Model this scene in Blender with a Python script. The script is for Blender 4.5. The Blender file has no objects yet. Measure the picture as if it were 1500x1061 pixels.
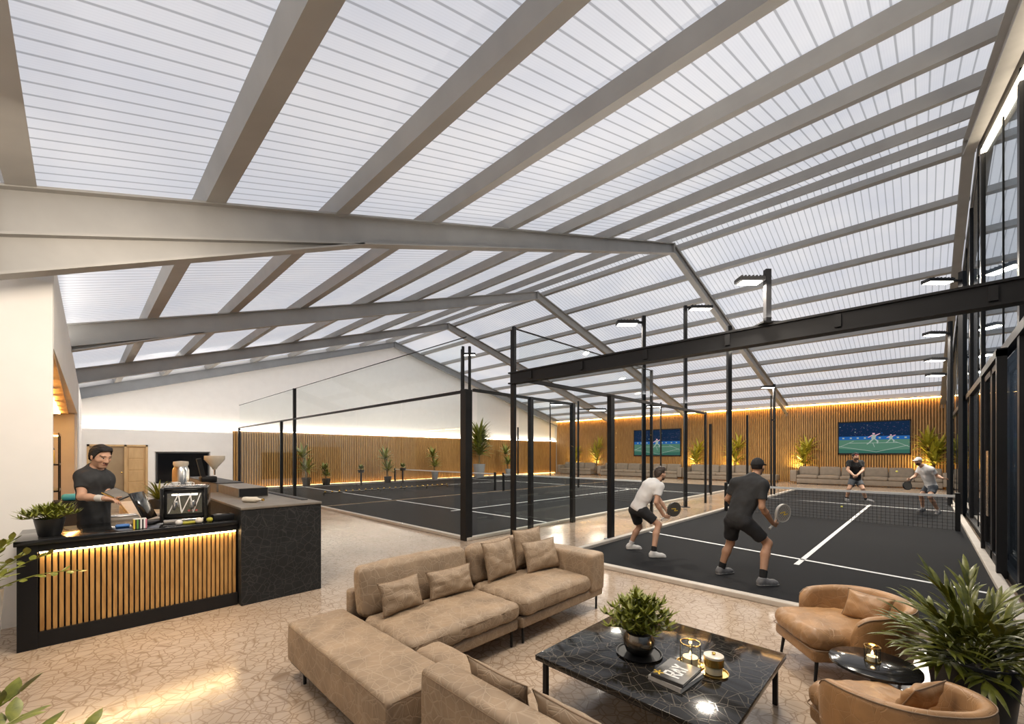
import bpy, bmesh, math, random
import numpy as np
from mathutils import Vector, Matrix, noise as mnoise

# ------------------------------------------------------------------ camera, world, exposure
SC = bpy.context.scene
COL = SC.collection
PI = math.pi
CAM_H = 1.85            # eye height
FPX = 618.0             # focal length in pixels of the 1500 x 1061 frame
HZ = 665.0              # horizon row
YAW = math.atan((750 - 115) / FPX)
FW = Vector((math.sin(YAW), math.cos(YAW), 0))
RT = Vector((math.cos(YAW), -math.sin(YAW), 0))
UP = Vector((0, 0, 1))
cam_d = bpy.data.cameras.new('camera')
cam = bpy.data.objects.new('camera', cam_d)
COL.objects.link(cam)
cam.location = (0, 0, CAM_H)
cam.rotation_euler = (PI / 2, 0, -YAW)
cam_d.sensor_fit = 'HORIZONTAL'
cam_d.sensor_width = 36.0
cam_d.lens = FPX / 1500 * 36.0
cam_d.shift_y = (HZ - 530.5) / 1500
cam_d.clip_start = 0.05
cam_d.clip_end = 300
SC.camera = cam

SC.view_settings.view_transform = 'Standard'
SC.view_settings.look = 'None'
SC.view_settings.gamma = 1.0
SC.view_settings.use_curve_mapping = False
SC.view_settings.exposure = 0.0
SC.cycles.use_denoising = True
SC.cycles.max_bounces = 10
SC.cycles.diffuse_bounces = 5
SC.cycles.glossy_bounces = 4
SC.cycles.transmission_bounces = 6
SC.cycles.transparent_max_bounces = 24
SC.cycles.sample_clamp_indirect = 6.0
SC.cycles.caustics_reflective = False
SC.cycles.caustics_refractive = False

world = bpy.data.worlds.new('sky')
SC.world = world
world.use_nodes = True
wn = world.node_tree
wn.nodes.clear()
wo = wn.nodes.new('ShaderNodeOutputWorld')
wb = wn.nodes.new('ShaderNodeBackground')
wt = wn.nodes.new('ShaderNodeTexCoord')
ws = wn.nodes.new('ShaderNodeSeparateXYZ')
wr = wn.nodes.new('ShaderNodeValToRGB')
wn.links.new(wt.outputs['Generated'], ws.inputs[0])
wn.links.new(ws.outputs[2], wr.inputs[0])
wn.links.new(wr.outputs[0], wb.inputs[0])
wn.links.new(wb.outputs[0], wo.inputs[0])
e = wr.color_ramp.elements
e[0].position = 0.0; e[0].color = (0.10, 0.11, 0.13, 1)
e[1].position = 0.75; e[1].color = (0.93, 0.95, 1.0, 1)
m_ = e.new(0.12); m_.color = (0.20, 0.22, 0.26, 1)
wb.inputs[1].default_value = 1.58


def area(name, loc, rot, sx, sy, watts, col, shape='RECTANGLE'):
    d = bpy.data.lights.new(name, 'AREA')
    d.shape = shape; d.size = sx; d.size_y = sy
    d.energy = watts; d.color = col
    o = bpy.data.objects.new(name, d)
    o.location = loc; o.rotation_euler = rot
    COL.objects.link(o)
    return o


WARM = (1.0, 0.74, 0.46)
SOFTW = (1.0, 0.86, 0.70)
# ceiling downlights over the lounge (above the picture)
area('lounge_light', (2.3, 2.0, 5.0), (0, 0, 0), 1.0, 1.0, 105, SOFTW)
area('lounge_light', (4.6, 0.9, 5.3), (0, 0, 0), 1.0, 1.0, 55, SOFTW)
area('lounge_light', (0.6, 4.3, 4.2), (0.5, 0, 0), 1.0, 1.0, 110, SOFTW)  # added light, tilted to brighten the white pier
# added upward fill for roof and steel: cross beam, reception wall, behind the lounge
area('beam_fill', (6.0, 2.5, 3.55), (PI, 0, 0), 0.1, 6.0, 80, (1.0, 0.93, 0.84))
area('wall_fill', (-0.45, 12.5, 4.14), (PI, 0, 0), 0.15, 10.0, 90, (1.0, 0.93, 0.84))
area('lounge_fill', (-1.6, 2.5, 2.9), (PI, 0.35, 0), 0.3, 4.0, 26, (1.0, 0.95, 0.90))
# added fill brightening the far gable, placed beyond the third frame
area('gable_fill', (12.0, 20.0, 5.2), (PI / 2, 0, 0), 20.0, 0.3, 240, (1.0, 0.95, 0.89))
area('gable_fill', (2.6, 20.0, 4.0), (PI / 2 - 0.25, 0, 0), 4.0, 0.3, 90, (1.0, 0.95, 0.89))
area('court_fill', (17.0, 5.83, 3.6), (PI, 0, 0), 12.0, 0.1, 220, (1.0, 0.95, 0.90))  # added upward fill above the court rail, no fixture there

# ------------------------------------------------------------------ pixel helpers (photo pixel + depth -> place)


def at(px, py, d):
    """the place seen at a photo pixel, d metres in front of the camera"""
    return Vector((0, 0, CAM_H)) + d * (FW + (px - 750) / FPX * RT + (HZ - py) / FPX * UP)


def reach(a, px, py, L, far=True):
    """the place on a pixel's ray that lies L metres from a"""
    o = Vector((0, 0, CAM_H)); r = FW + (px - 750) / FPX * RT + (HZ - py) / FPX * UP
    oa = a - o
    A = r.dot(r); B = r.dot(oa); Cc = oa.dot(oa) - L * L
    D = B * B - A * Cc
    if D < 0:
        return o + r * (B / A)
    s = math.sqrt(D)
    return o + r * ((B + s) / A if far else (B - s) / A)


# ------------------------------------------------------------------ scene-tree helpers


def tag(o, label=None, cat=None, group=None, kind=None):
    if label: o['label'] = label
    if cat: o['category'] = cat
    if group: o['group'] = group
    if kind: o['kind'] = kind
    return o


def thing(name, label, cat, loc=(0, 0, 0), rz=0.0, group=None):
    o = bpy.data.objects.new(name, None)
    o.empty_display_size = 0.1
    COL.objects.link(o)
    o.location = loc
    o.rotation_euler = (0, 0, rz)
    return tag(o, label, cat, group)


def kids(o):
    return [c for c in bpy.data.objects if c.parent == o]


def copy_tree(o, parent=None):
    c = o.copy()
    COL.objects.link(c)
    if parent is not None:
        c.parent = parent
    for ch in kids(o):
        copy_tree(ch, c)
    return c


def dup(o, loc, rz=None, label=None, scale=None):
    c = copy_tree(o)
    c.location = loc
    if rz is not None: c.rotation_euler = (0, 0, rz)
    if label: c['label'] = label
    if scale: c.scale = (scale,) * 3
    return c


class MB:
    """collects shapes and links them as one mesh object"""

    def __init__(s):
        s.v = []; s.f = []; s.m = []

    def add(s, vs, fs, mi=0, M=None):
        n = len(s.v)
        if M is not None:
            vs = [M @ Vector(v) for v in vs]
        s.v.extend([tuple(v) for v in vs])
        s.f.extend([tuple(i + n for i in f) for f in fs])
        s.m.extend([mi] * len(fs))
        return s

    def box(s, x0, x1, y0, y1, z0, z1, mi=0, M=None):
        vs = [(x0, y0, z0), (x1, y0, z0), (x1, y1, z0), (x0, y1, z0), (x0, y0, z1), (x1, y0, z1), (x1, y1, z1), (x0, y1, z1)]
        fs = [(3, 2, 1, 0), (4, 5, 6, 7), (0, 1, 5, 4), (1, 2, 6, 5), (2, 3, 7, 6), (3, 0, 4, 7)]
        return s.add(vs, fs, mi, M)

    def bar(s, a, b, w, h, mi=0, up=(0, 0, 1)):
        """rectangular bar from a to b, w across, h along up"""
        a = Vector(a); b = Vector(b); d = (b - a).normalized(); u = Vector(up)
        if abs(d.dot(u)) > 0.99: u = Vector((1, 0, 0))
        x = d.cross(u).normalized(); u = x.cross(d).normalized()
        vs = []
        for p in (a, b):
            for sx, su in ((-1, -1), (1, -1), (1, 1), (-1, 1)):
                vs.append(p + x * (sx * w / 2) + u * (su * h / 2))
        fs = [(0, 1, 2, 3), (7, 6, 5, 4), (1, 0, 4, 5), (2, 1, 5, 6), (3, 2, 6, 7), (0, 3, 7, 4)]
        return s.add(vs, fs, mi)

    def rbox(s, x0, x1, y0, y1, z0, z1, r=0.02, seg=3, mi=0, M=None):
        bm = bmesh.new()
        bmesh.ops.create_cube(bm, size=1)
        for v in bm.verts:
            v.co = Vector(((x0 + x1) / 2 + v.co.x * (x1 - x0), (y0 + y1) / 2 + v.co.y * (y1 - y0), (z0 + z1) / 2 + v.co.z * (z1 - z0)))
        r = min(r, 0.49 * min(x1 - x0, y1 - y0, z1 - z0))
        bmesh.ops.bevel(bm, geom=list(bm.edges), offset=r, segments=seg, affect='EDGES', profile=0.5)
        bm.verts.index_update()
        s.add([v.co.copy() for v in bm.verts], [[v.index for v in f.verts] for f in bm.faces], mi, M)
        bm.free()
        return s

    def tube(s, pts, rad, n=10, mi=0, cap=True, M=None):
        pts = [Vector(p) for p in pts]
        if not hasattr(rad, '__len__'): rad = [rad] * len(pts)
        vs = []; fs = []
        t0 = (pts[1] - pts[0]).normalized()
        u = t0.orthogonal().normalized()
        for i, p in enumerate(pts):
            t = (pts[min(i + 1, len(pts) - 1)] - pts[max(i - 1, 0)]).normalized()
            u = (u - t * u.dot(t)).normalized()
            w = t.cross(u)
            for k in range(n):
                a = 2 * PI * k / n
                vs.append(p + (u * math.cos(a) + w * math.sin(a)) * rad[i])
        for i in range(len(pts) - 1):
            for k in range(n):
                fs.append((i * n + k, i * n + (k + 1) % n, (i + 1) * n + (k + 1) % n, (i + 1) * n + k))
        if cap:
            fs.append(tuple(reversed(range(n))))
            fs.append(tuple(range((len(pts) - 1) * n, len(pts) * n)))
        return s.add(vs, fs, mi, M)

    def lathe(s, prof, n=32, mi=0, c=(0, 0, 0), M=None):
        """profile of (r, z), outside surface listed upwards"""
        vs = []; fs = []
        for r, z in prof:
            for k in range(n):
                a = 2 * PI * k / n
                vs.append((c[0] + r * math.cos(a), c[1] + r * math.sin(a), c[2] + z))
        L = len(prof)
        for i in range(L - 1):
            for k in range(n):
                fs.append((i * n + k, i * n + (k + 1) % n, (i + 1) * n + (k + 1) % n, (i + 1) * n + k))
        if prof[0][0] > 0 and prof[-1][0] > 0 and L > 3:      # a ring: close the section
            for k in range(n):
                fs.append(((L - 1) * n + k, (L - 1) * n + (k + 1) % n, (k + 1) % n, k))
        else:
            fs.append(tuple(reversed(range(n))))
            fs.append(tuple(range((L - 1) * n, L * n)))
        return s.add(vs, fs, mi, M)

    def prism(s, poly, axis, a0, a1, mi=0, M=None):
        """poly in the two other axes (cyclic order), extruded along axis 0/1/2 from a0 to a1"""
        def P(q, a):
            r = [0, 0, 0]
            r[axis] = a; r[(axis + 1) % 3] = q[0]; r[(axis + 2) % 3] = q[1]
            return r
        n = len(poly)
        vs = [P(q, a0) for q in poly] + [P(q, a1) for q in poly]
        fs = [tuple(reversed(range(n))), tuple(range(n, 2 * n))]
        for i in range(n):
            j = (i + 1) % n
            fs.append((i, j, n + j, n + i))
        return s.add(vs, fs, mi, M)

    def build(s, name, mats, parent=None, smooth=None, loc=None, bevel=0.0):
        if not isinstance(mats, (list, tuple)): mats = [mats]
        me = bpy.data.meshes.new(name)
        me.from_pydata(s.v, [], s.f)
        for m in mats: me.materials.append(m)
        if len(mats) > 1:
            me.polygons.foreach_set('material_index', s.m)
        bm = bmesh.new(); bm.from_mesh(me)
        bmesh.ops.recalc_face_normals(bm, faces=bm.faces)
        bm.to_mesh(me); bm.free()
        if smooth is not None:
            me.shade_smooth()
            if smooth < 179:
                me.set_sharp_from_angle(angle=math.radians(smooth))
        o = bpy.data.objects.new(name, me)
        COL.objects.link(o)
        if parent is not None: o.parent = parent
        if loc is not None: o.location = loc
        if bevel:
            b = o.modifiers.new('edges', 'BEVEL')
            b.width = bevel; b.segments = 2; b.limit_method = 'ANGLE'; b.angle_limit = 0.6
        return o


def struct(name, mb, mats, **k):
    o = mb.build(name, mats, **k)
    o['kind'] = 'structure'
    return o


# ------------------------------------------------------------------ materials
MATS = {}


class NT:
    def __init__(s, name):
        s.mat = bpy.data.materials.new(name)
        s.mat.use_nodes = True
        s.t = s.mat.node_tree
        s.t.nodes.clear()
        s.out = s.n('ShaderNodeOutputMaterial')

    def n(s, typ, **k):
        nd = s.t.nodes.new(typ)
        for a, b in k.items():
            if a.startswith('i_'):
                key = a[2:]
                nd.inputs[int(key) if key.isdigit() else key.replace('_', ' ')].default_value = b
            else:
                setattr(nd, a, b)
        return nd

    def l(s, a, b):
        s.t.links.new(a, b)

    def math(s, op, a, b=None, c=None):
        nd = s.n('ShaderNodeMath', operation=op)
        for i, x in enumerate((a, b, c)):
            if x is None: continue
            if isinstance(x, (int, float)): nd.inputs[i].default_value = x
            else: s.l(x, nd.inputs[i])
        return nd.outputs[0]

    def ramp(s, fac, stops, interp='LINEAR'):
        nd = s.n('ShaderNodeValToRGB')
        nd.color_ramp.interpolation = interp
        el = nd.color_ramp.elements
        while len(el) < len(stops): el.new(0.5)
        for x, (p, c) in zip(el, stops):
            x.position = p
            x.color = tuple(c) + (1,) if len(c) == 3 else c
        s.l(fac, nd.inputs[0])
        return nd.outputs[0]

    def mix(s, fac, a, b):
        nd = s.n('ShaderNodeMix', data_type='RGBA')
        for i, x in ((0, fac), (6, a), (7, b)):
            if isinstance(x, (int, float)): nd.inputs[i].default_value = x
            elif isinstance(x, tuple): nd.inputs[i].default_value = x + (1,) if len(x) == 3 else x
            else: s.l(x, nd.inputs[i])
        return nd.outputs[2]

    def obj(s, scale=(1, 1, 1)):
        tc = s.n('ShaderNodeTexCoord')
        mp = s.n('ShaderNodeMapping')
        mp.inputs['Scale'].default_value = scale
        s.l(tc.outputs['Object'], mp.inputs[0])
        return mp.outputs[0]

    def bsdf(s, col, rough=0.5, metal=0.0, bump=None, bstr=0.2, bdist=0.01, **k):
        b = s.n('ShaderNodeBsdfPrincipled')
        if isinstance(col, tuple): b.inputs['Base Color'].default_value = col + (1,)
        else: s.l(col, b.inputs['Base Color'])
        if isinstance(rough, (int, float)): b.inputs['Roughness'].default_value = rough
        else: s.l(rough, b.inputs['Roughness'])
        b.inputs['Metallic'].default_value = metal
        for a, v in k.items(): b.inputs[a.replace('_', ' ')].default_value = v
        if bump is not None:
            bn = s.n('ShaderNodeBump'); bn.inputs['Strength'].default_value = bstr
            bn.inputs['Distance'].default_value = bdist
            s.l(bump, bn.inputs['Height']); s.l(bn.outputs[0], b.inputs['Normal'])
        s.l(b.outputs[0], s.out.inputs[0])
        return s.mat


def simple(name, col, rough=0.5, metal=0.0, noise=0.0, nscale=20.0, bump=0.0, **k):
    t = NT(name)
    tex = t.n('ShaderNodeTexNoise'); tex.inputs['Scale'].default_value = nscale; tex.inputs['Detail'].default_value = 4
    t.l(t.obj(), tex.inputs[0])
    c = tuple(x * (1 - noise) for x in col); d = tuple(min(1, x * (1 + noise)) for x in col)
    cc = t.ramp(tex.outputs[0], [(0.3, c), (0.7, d)])
    return t.bsdf(cc, rough, metal, tex.outputs[0] if bump else None, bump, 0.01, **k)


def emit(name, col, strength):
    t = NT(name)
    e = t.n('ShaderNodeEmission'); e.inputs[0].default_value = col + (1,); e.inputs[1].default_value = strength
    t.l(e.outputs[0], t.out.inputs[0])
    return t.mat


def lines(t, coord, scale, width, rnd=1.0, feature='DISTANCE_TO_EDGE'):
    """1 on a net of straight joints, 0 elsewhere"""
    v = t.n('ShaderNodeTexVoronoi', feature=feature)
    v.inputs['Scale'].default_value = scale
    v.inputs['Randomness'].default_value = rnd
    t.l(coord, v.inputs['Vector'])
    r = t.ramp(v.outputs['Distance'], [(0.0, (1, 1, 1)), (width, (0, 0, 0))])
    return r


def mk_patterned(name, base, line, scale, width, rough, bstr=0.15, noise=0.15, nscale=3.0, amount=0.6, **k):
    """cloth, stone or laminate with a fine net of intersecting lines"""
    t = NT(name)
    co = t.obj()
    a = lines(t, co, scale, width)
    b = lines(t, t.obj((1.31, 1.17, 1.23)), scale * 0.63, width * 0.8)
    m = t.math('MAXIMUM', a, b)
    nz = t.n('ShaderNodeTexNoise'); nz.inputs['Scale'].default_value = nscale; nz.inputs['Detail'].default_value = 5
    t.l(co, nz.inputs[0])
    lo = tuple(x * (1 - noise) for x in base); hi = tuple(min(1, x * (1 + noise)) for x in base)
    c = t.ramp(nz.outputs[0], [(0.3, lo), (0.7, hi)])
    c2 = t.mix(t.math('MULTIPLY', m, amount), c, line)
    hgt = t.math('ADD', t.math('MULTIPLY', m, -0.6), nz.outputs[0])
    return t.bsdf(c2, rough, 0.0, hgt, bstr, 0.008, **k)


def mk_wood(name, a, b, scale=(1, 1, 1), rough=0.45):
    t = NT(name)
    co = t.obj(scale)
    n1 = t.n('ShaderNodeTexNoise'); n1.inputs['Scale'].default_value = 3.0; n1.inputs['Detail'].default_value = 6; n1.inputs['Distortion'].default_value = 0.6
    t.l(co, n1.inputs[0])
    c = t.ramp(n1.outputs[0], [(0.25, a), (0.5, tuple((x + y) / 2 for x, y in zip(a, b))), (0.75, b)])
    return t.bsdf(c, rough, 0.0, n1.outputs[0], 0.08, 0.004)


def mk_glass(name, tint=(0.97, 0.985, 0.98), ior=1.45, rough=0.0, k=0.13):
    t = NT(name)
    tr = t.n('ShaderNodeBsdfTransparent'); tr.inputs[0].default_value = tint + (1,)
    gl = t.n('ShaderNodeBsdfGlossy'); gl.inputs['Roughness'].default_value = rough
    gl.inputs[0].default_value = (0.9, 0.93, 0.95, 1)
    lw_ = t.n('ShaderNodeLayerWeight'); lw_.inputs[0].default_value = 0.5
    r0 = ((ior - 1) / (ior + 1)) ** 2
    fac = t.math('MULTIPLY_ADD', t.math('POWER', lw_.outputs['Facing'], 5.0), k * (1 - r0), r0 * 0.8)
    mx = t.n('ShaderNodeMixShader')
    t.l(fac, mx.inputs[0]); t.l(tr.outputs[0], mx.inputs[1]); t.l(gl.outputs[0], mx.inputs[2])
    t.l(mx.outputs[0], t.out.inputs[0])
    return t.mat


def mk_roof():
    t = NT('roof_sheet')
    co = t.obj()
    sp = t.n('ShaderNodeSeparateXYZ'); t.l(co, sp.inputs[0])
    fr = t.math('FRACT', t.math('MULTIPLY', sp.outputs[1], 1 / 0.172))
    dist = t.math('ABSOLUTE', t.math('SUBTRACT', fr, 0.5))
    seam = t.ramp(dist, [(0.0, (1, 1, 1)), (0.05, (1, 1, 1)), (0.085, (0, 0, 0))])
    fine = t.math('MULTIPLY', t.math('SINE', t.math('MULTIPLY', sp.outputs[1], 2 * PI / 0.0287)), 0.5)
    nz = t.n('ShaderNodeTexNoise'); nz.inputs['Scale'].default_value = 0.55; nz.inputs['Detail'].default_value = 3
    t.l(co, nz.inputs[0])
    base = t.ramp(nz.outputs[0], [(0.3, (0.78, 0.79, 0.83)), (0.7, (0.90, 0.89, 0.89))])
    c = t.mix(t.math('MULTIPLY', seam, 0.52), base, (0.16, 0.16, 0.17))
    c = t.mix(t.math('MULTIPLY', t.math('ADD', fine, 0.5), 0.06), c, (0.45, 0.45, 0.47))
    tl = t.n('ShaderNodeBsdfTranslucent'); df = t.n('ShaderNodeBsdfDiffuse')
    t.l(c, tl.inputs[0]); t.l(c, df.inputs[0])
    mx = t.n('ShaderNodeMixShader'); mx.inputs[0].default_value = 0.42
    t.l(tl.outputs[0], mx.inputs[1]); t.l(df.outputs[0], mx.inputs[2])
    t.l(mx.outputs[0], t.out.inputs[0])
    return t.mat


def mk_floor():
    t = NT('floor_tiles')
    co = t.obj()
    a = lines(t, co, 8.5, 0.05, 0.9)
    b = lines(t, t.obj((1.2, 1.2, 1)), 6.5, 0.04, 1.0)
    m = t.math('MAXIMUM', a, b)
    sp = t.n('ShaderNodeSeparateXYZ'); t.l(co, sp.inputs[0])
    g = []
    for k in (0, 1):
        fr = t.math('FRACT', t.math('MULTIPLY', sp.outputs[k], 1 / 0.6))
        g.append(t.math('ABSOLUTE', t.math('SUBTRACT', fr, 0.5)))
    grid = t.ramp(t.math('MINIMUM', g[0], g[1]), [(0.0, (1, 1, 1)), (0.008, (1, 1, 1)), (0.014, (0, 0, 0))])
    nz = t.n('ShaderNodeTexNoise'); nz.inputs['Scale'].default_value = 1.1; nz.inputs['Detail'].default_value = 6
    t.l(co, nz.inputs[0])
    base = t.ramp(nz.outputs[0], [(0.3, (0.40, 0.31, 0.23)), (0.7, (0.51, 0.41, 0.32))])
    c = t.mix(t.math('MULTIPLY', m, 0.72), base, (0.21, 0.135, 0.08))
    c = t.mix(t.math('MULTIPLY', grid, 0.5), c, (0.33, 0.24, 0.16))
    r = t.ramp(nz.outputs[0], [(0.2, (0.09,) * 3), (0.8, (0.20,) * 3)])
    return t.bsdf(c, r, 0.0, t.math('MULTIPLY', m, -1.0), 0.08, 0.003, Specular_IOR_Level=0.6)


def mk_court():
    t = NT('court_carpet')
    co = t.obj()
    nz = t.n('ShaderNodeTexNoise'); nz.inputs['Scale'].default_value = 90; nz.inputs['Detail'].default_value = 3
    t.l(co, nz.inputs[0])
    n2 = t.n('ShaderNodeTexNoise'); n2.inputs['Scale'].default_value = 2.0
    t.l(co, n2.inputs[0])
    c = t.ramp(nz.outputs[0], [(0.3, (0.006, 0.0065, 0.0075)), (0.75, (0.021, 0.022, 0.025))])
    c = t.mix(t.math('MULTIPLY', n2.outputs[0], 0.3), c, (0.02, 0.021, 0.024))
    return t.bsdf(c, 0.9, 0.0, nz.outputs[0], 0.4, 0.01, Specular_IOR_Level=0.18)


M = {}
M['white_wall'] = simple('white_plaster', (0.86, 0.84, 0.81), 0.8, noise=0.02, nscale=3)
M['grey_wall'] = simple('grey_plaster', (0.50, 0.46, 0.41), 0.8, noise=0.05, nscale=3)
M['roof'] = mk_roof()
M['steel'] = simple('painted_steel', (0.36, 0.352, 0.335), 0.55, noise=0.06, nscale=2.5)
M['steel_dark'] = simple('galvanised_steel', (0.26, 0.27, 0.28), 0.5, noise=0.06, nscale=2.5)
M['black'] = simple('black_metal', (0.010, 0.010, 0.011), 0.45, noise=0.1, nscale=6, Specular_IOR_Level=0.28)
M['black_gloss'] = simple('black_lacquer', (0.012, 0.012, 0.012), 0.12, noise=0.1, nscale=6)
M['black_matt'] = simple('black_plastic', (0.02, 0.02, 0.021), 0.6, noise=0.1, nscale=20)
M['floor'] = mk_floor()
M['court'] = mk_court()
M['line'] = simple('white_line_paint', (0.85, 0.85, 0.84), 0.7, noise=0.04, nscale=30)
M['kerb'] = simple('pale_kerb', (0.52, 0.47, 0.41), 0.6, noise=0.08, nscale=5)
M['slat'] = mk_wood('slat_wood', (0.29, 0.145, 0.04), (0.54, 0.31, 0.10), (6, 6, 0.6))
M['slat_back'] = simple('dark_felt', (0.10, 0.055, 0.02), 0.9, noise=0.1)
M['wood'] = mk_wood('oak_veneer', (0.52, 0.33, 0.15), (0.66, 0.45, 0.22), (2, 2, 0.5))
M['sofa'] = mk_patterned('taupe_upholstery', (0.285, 0.203, 0.13), (0.50, 0.40, 0.29), 11, 0.045, 0.6, 0.35, 0.22, 5.0, 0.34)
M['sofa_far'] = simple('grey_brown_upholstery', (0.22, 0.18, 0.14), 0.8, noise=0.1, nscale=5)
M['leather'] = mk_patterned('caramel_leather', (0.33, 0.18, 0.076), (0.48, 0.30, 0.15), 9, 0.02, 0.45, 0.35, 0.30, 5.0, 0.28)
M['piping'] = simple('cushion_piping', (0.22, 0.145, 0.085), 0.6, noise=0.1)
M['marble'] = mk_patterned('black_marble', (0.014, 0.013, 0.012), (0.30, 0.26, 0.20), 8.5, 0.02, 0.10, 0.03, 0.3, 3.0, 0.38)
M['block'] = mk_patterned('etched_black_panel', (0.014, 0.015, 0.016), (0.07, 0.07, 0.07), 10, 0.03, 0.6, 0.15, 0.2, 4.0, 0.45, Specular_IOR_Level=0.25)
M['ledge'] = simple('stone_grey_laminate', (0.17, 0.15, 0.125), 0.4, noise=0.15, nscale=8)
M['glass'] = mk_glass('clear_glass')
M['glass_dark'] = mk_glass('tinted_glass', (0.55, 0.58, 0.60), 1.75, 0.0, 0.95)
M['led'] = emit('warm_led', (1.0, 0.56, 0.18), 48.0)
M['led_low'] = emit('warm_led_low', (1.0, 0.60, 0.22), 15.0)
M['led_white'] = emit('white_led', (1.0, 0.87, 0.72), 48.0)
M['led_front'] = emit('front_led', (1.0, 0.86, 0.66), 7.0)
M['flood'] = emit('floodlight_lens', (1.0, 0.93, 0.80), 16.0)
M['flame'] = emit('candle_flame', (1.0, 0.62, 0.22), 22.0)
M['wax'] = simple('candle_wax', (0.85, 0.72, 0.50), 0.5, Subsurface_Weight=0.0)
M['brass'] = simple('brass', (0.62, 0.40, 0.11), 0.22, 1.0, noise=0.08)
M['chrome'] = simple('brushed_chrome', (0.62, 0.60, 0.57), 0.2, 1.0, noise=0.05)
M['pewter'] = simple('dark_nickel', (0.20, 0.185, 0.165), 0.18, 1.0, noise=0.1)
M['leaf'] = mk_wood('leaf_green', (0.085, 0.105, 0.008), (0.27, 0.28, 0.035), (8, 8, 8), 0.42)
M['leaf_dark'] = mk_wood('leaf_dark_green', (0.040, 0.052, 0.006), (0.16, 0.165, 0.018), (8, 8, 8), 0.35)
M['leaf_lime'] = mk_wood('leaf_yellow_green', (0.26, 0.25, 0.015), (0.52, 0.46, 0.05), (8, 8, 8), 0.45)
M['stem'] = simple('stem_bark', (0.16, 0.12, 0.05), 0.8, noise=0.2)
M['soil'] = simple('potting_soil', (0.03, 0.022, 0.015), 0.95, noise=0.4, nscale=60)
M['pot_black'] = simple('black_pot', (0.018, 0.018, 0.019), 0.4, noise=0.1)
M['pot_grey'] = simple('grey_pot', (0.22, 0.23, 0.24), 0.6, noise=0.08)
M['skin'] = simple('skin_light', (0.56, 0.325, 0.215), 0.5, noise=0.07, nscale=9)
M['skin_tan'] = simple('skin_tan', (0.46, 0.255, 0.155), 0.5, noise=0.07, nscale=9)
M['lip'] = simple('lip', (0.36, 0.14, 0.11), 0.5)
M['beard'] = simple('short_beard', (0.085, 0.05, 0.035), 0.8, noise=0.2, nscale=80)
M['hair'] = simple('dark_hair', (0.011, 0.008, 0.007), 0.7, noise=0.4, nscale=60, bump=0.6)
M['hair_brown'] = simple('brown_hair', (0.035, 0.021, 0.013), 0.5, noise=0.4, nscale=60, bump=0.6)
M['eye'] = simple('dark_iris', (0.02, 0.014, 0.01), 0.2)
M['eyewhite'] = simple('eye_white', (0.75, 0.73, 0.70), 0.3)
M['tee_white'] = simple('white_cotton', (0.74, 0.73, 0.72), 0.85, noise=0.04, nscale=14)
M['tee_char'] = simple('charcoal_cotton', (0.030, 0.031, 0.033), 0.85, noise=0.15, nscale=14)
M['tee_black'] = simple('black_cotton', (0.012, 0.012, 0.013), 0.85, noise=0.15, nscale=14)
M['shorts'] = simple('black_shorts', (0.014, 0.014, 0.016), 0.75, noise=0.15, nscale=14)
M['shorts_grey'] = simple('grey_shorts', (0.075, 0.083, 0.095), 0.8, noise=0.12, nscale=14)
M['sock_black'] = simple('black_sock', (0.012, 0.012, 0.013), 0.9)
M['sock_white'] = simple('white_sock', (0.72, 0.70, 0.68), 0.9)
M['shoe_white'] = simple('white_shoe', (0.70, 0.69, 0.67), 0.6, noise=0.06)
M['shoe_grey'] = simple('grey_shoe', (0.16, 0.16, 0.165), 0.6, noise=0.2, nscale=30)
M['sole'] = simple('white_sole', (0.68, 0.67, 0.64), 0.6)
M['red'] = simple('red_band', (0.42, 0.09, 0.08), 0.7)
M['paper'] = simple('page_white', (0.72, 0.69, 0.62), 0.7, noise=0.05, nscale=40)
M['cover'] = simple('dark_book_cover', (0.055, 0.052, 0.05), 0.35, noise=0.1)
M['cover_pale'] = simple('pale_book_cover', (0.46, 0.44, 0.41), 0.4, noise=0.08)
M['yellow'] = simple('yellow_mark', (0.75, 0.50, 0.05), 0.5)
M['blue'] = simple('blue_plastic', (0.04, 0.16, 0.45), 0.5)
M['cyan'] = simple('cyan_cloth', (0.05, 0.38, 0.55), 0.6)
M['pink'] = simple('pink_cloth', (0.60, 0.22, 0.28), 0.8)
M['green'] = simple('green_plastic', (0.12, 0.33, 0.06), 0.5)
M['racket_grey'] = simple('grey_racket_face', (0.30, 0.28, 0.255), 0.5, noise=0.1, nscale=30)
M['racket_dark'] = simple('dark_racket_face', (0.075, 0.068, 0.058), 0.45, noise=0.15, nscale=30)
M['racket_rim'] = simple('pale_racket_rim', (0.50, 0.48, 0.44), 0.4)
M['grip'] = simple('white_grip', (0.62, 0.60, 0.57), 0.7)
M['ball'] = simple('ball_felt', (0.72, 0.66, 0.16), 0.9, noise=0.1, nscale=60)
M['net'] = simple('black_net_cord', (0.016, 0.016, 0.017), 0.8)
M['tape'] = simple('white_net_tape', (0.82, 0.81, 0.79), 0.7)
M['screen_off'] = simple('black_screen', (0.006, 0.006, 0.007), 0.08)
M['ceramic'] = simple('cream_ceramic', (0.66, 0.60, 0.50), 0.3, noise=0.05)
M['ground_out'] = simple('asphalt_outside', (0.05, 0.05, 0.052), 0.9, noise=0.2, nscale=4)
M['stone_top'] = simple('stone_worktop', (0.50, 0.45, 0.38), 0.35, noise=0.1, nscale=12)

# ================================================================== THE BUILDING
# X runs along the glass front (away to the right), Y along the ridge (away to the left)
RX, RZ = 15.0, 9.70
XL, XR = -2.6, 33.0
YN, YF = -0.95, 26.0
SL, SR = 0.321, 0.2417


def sheet(x):
    return RZ - (RX - x) * SL if x <= RX else RZ - (x - RX) * SR


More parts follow.
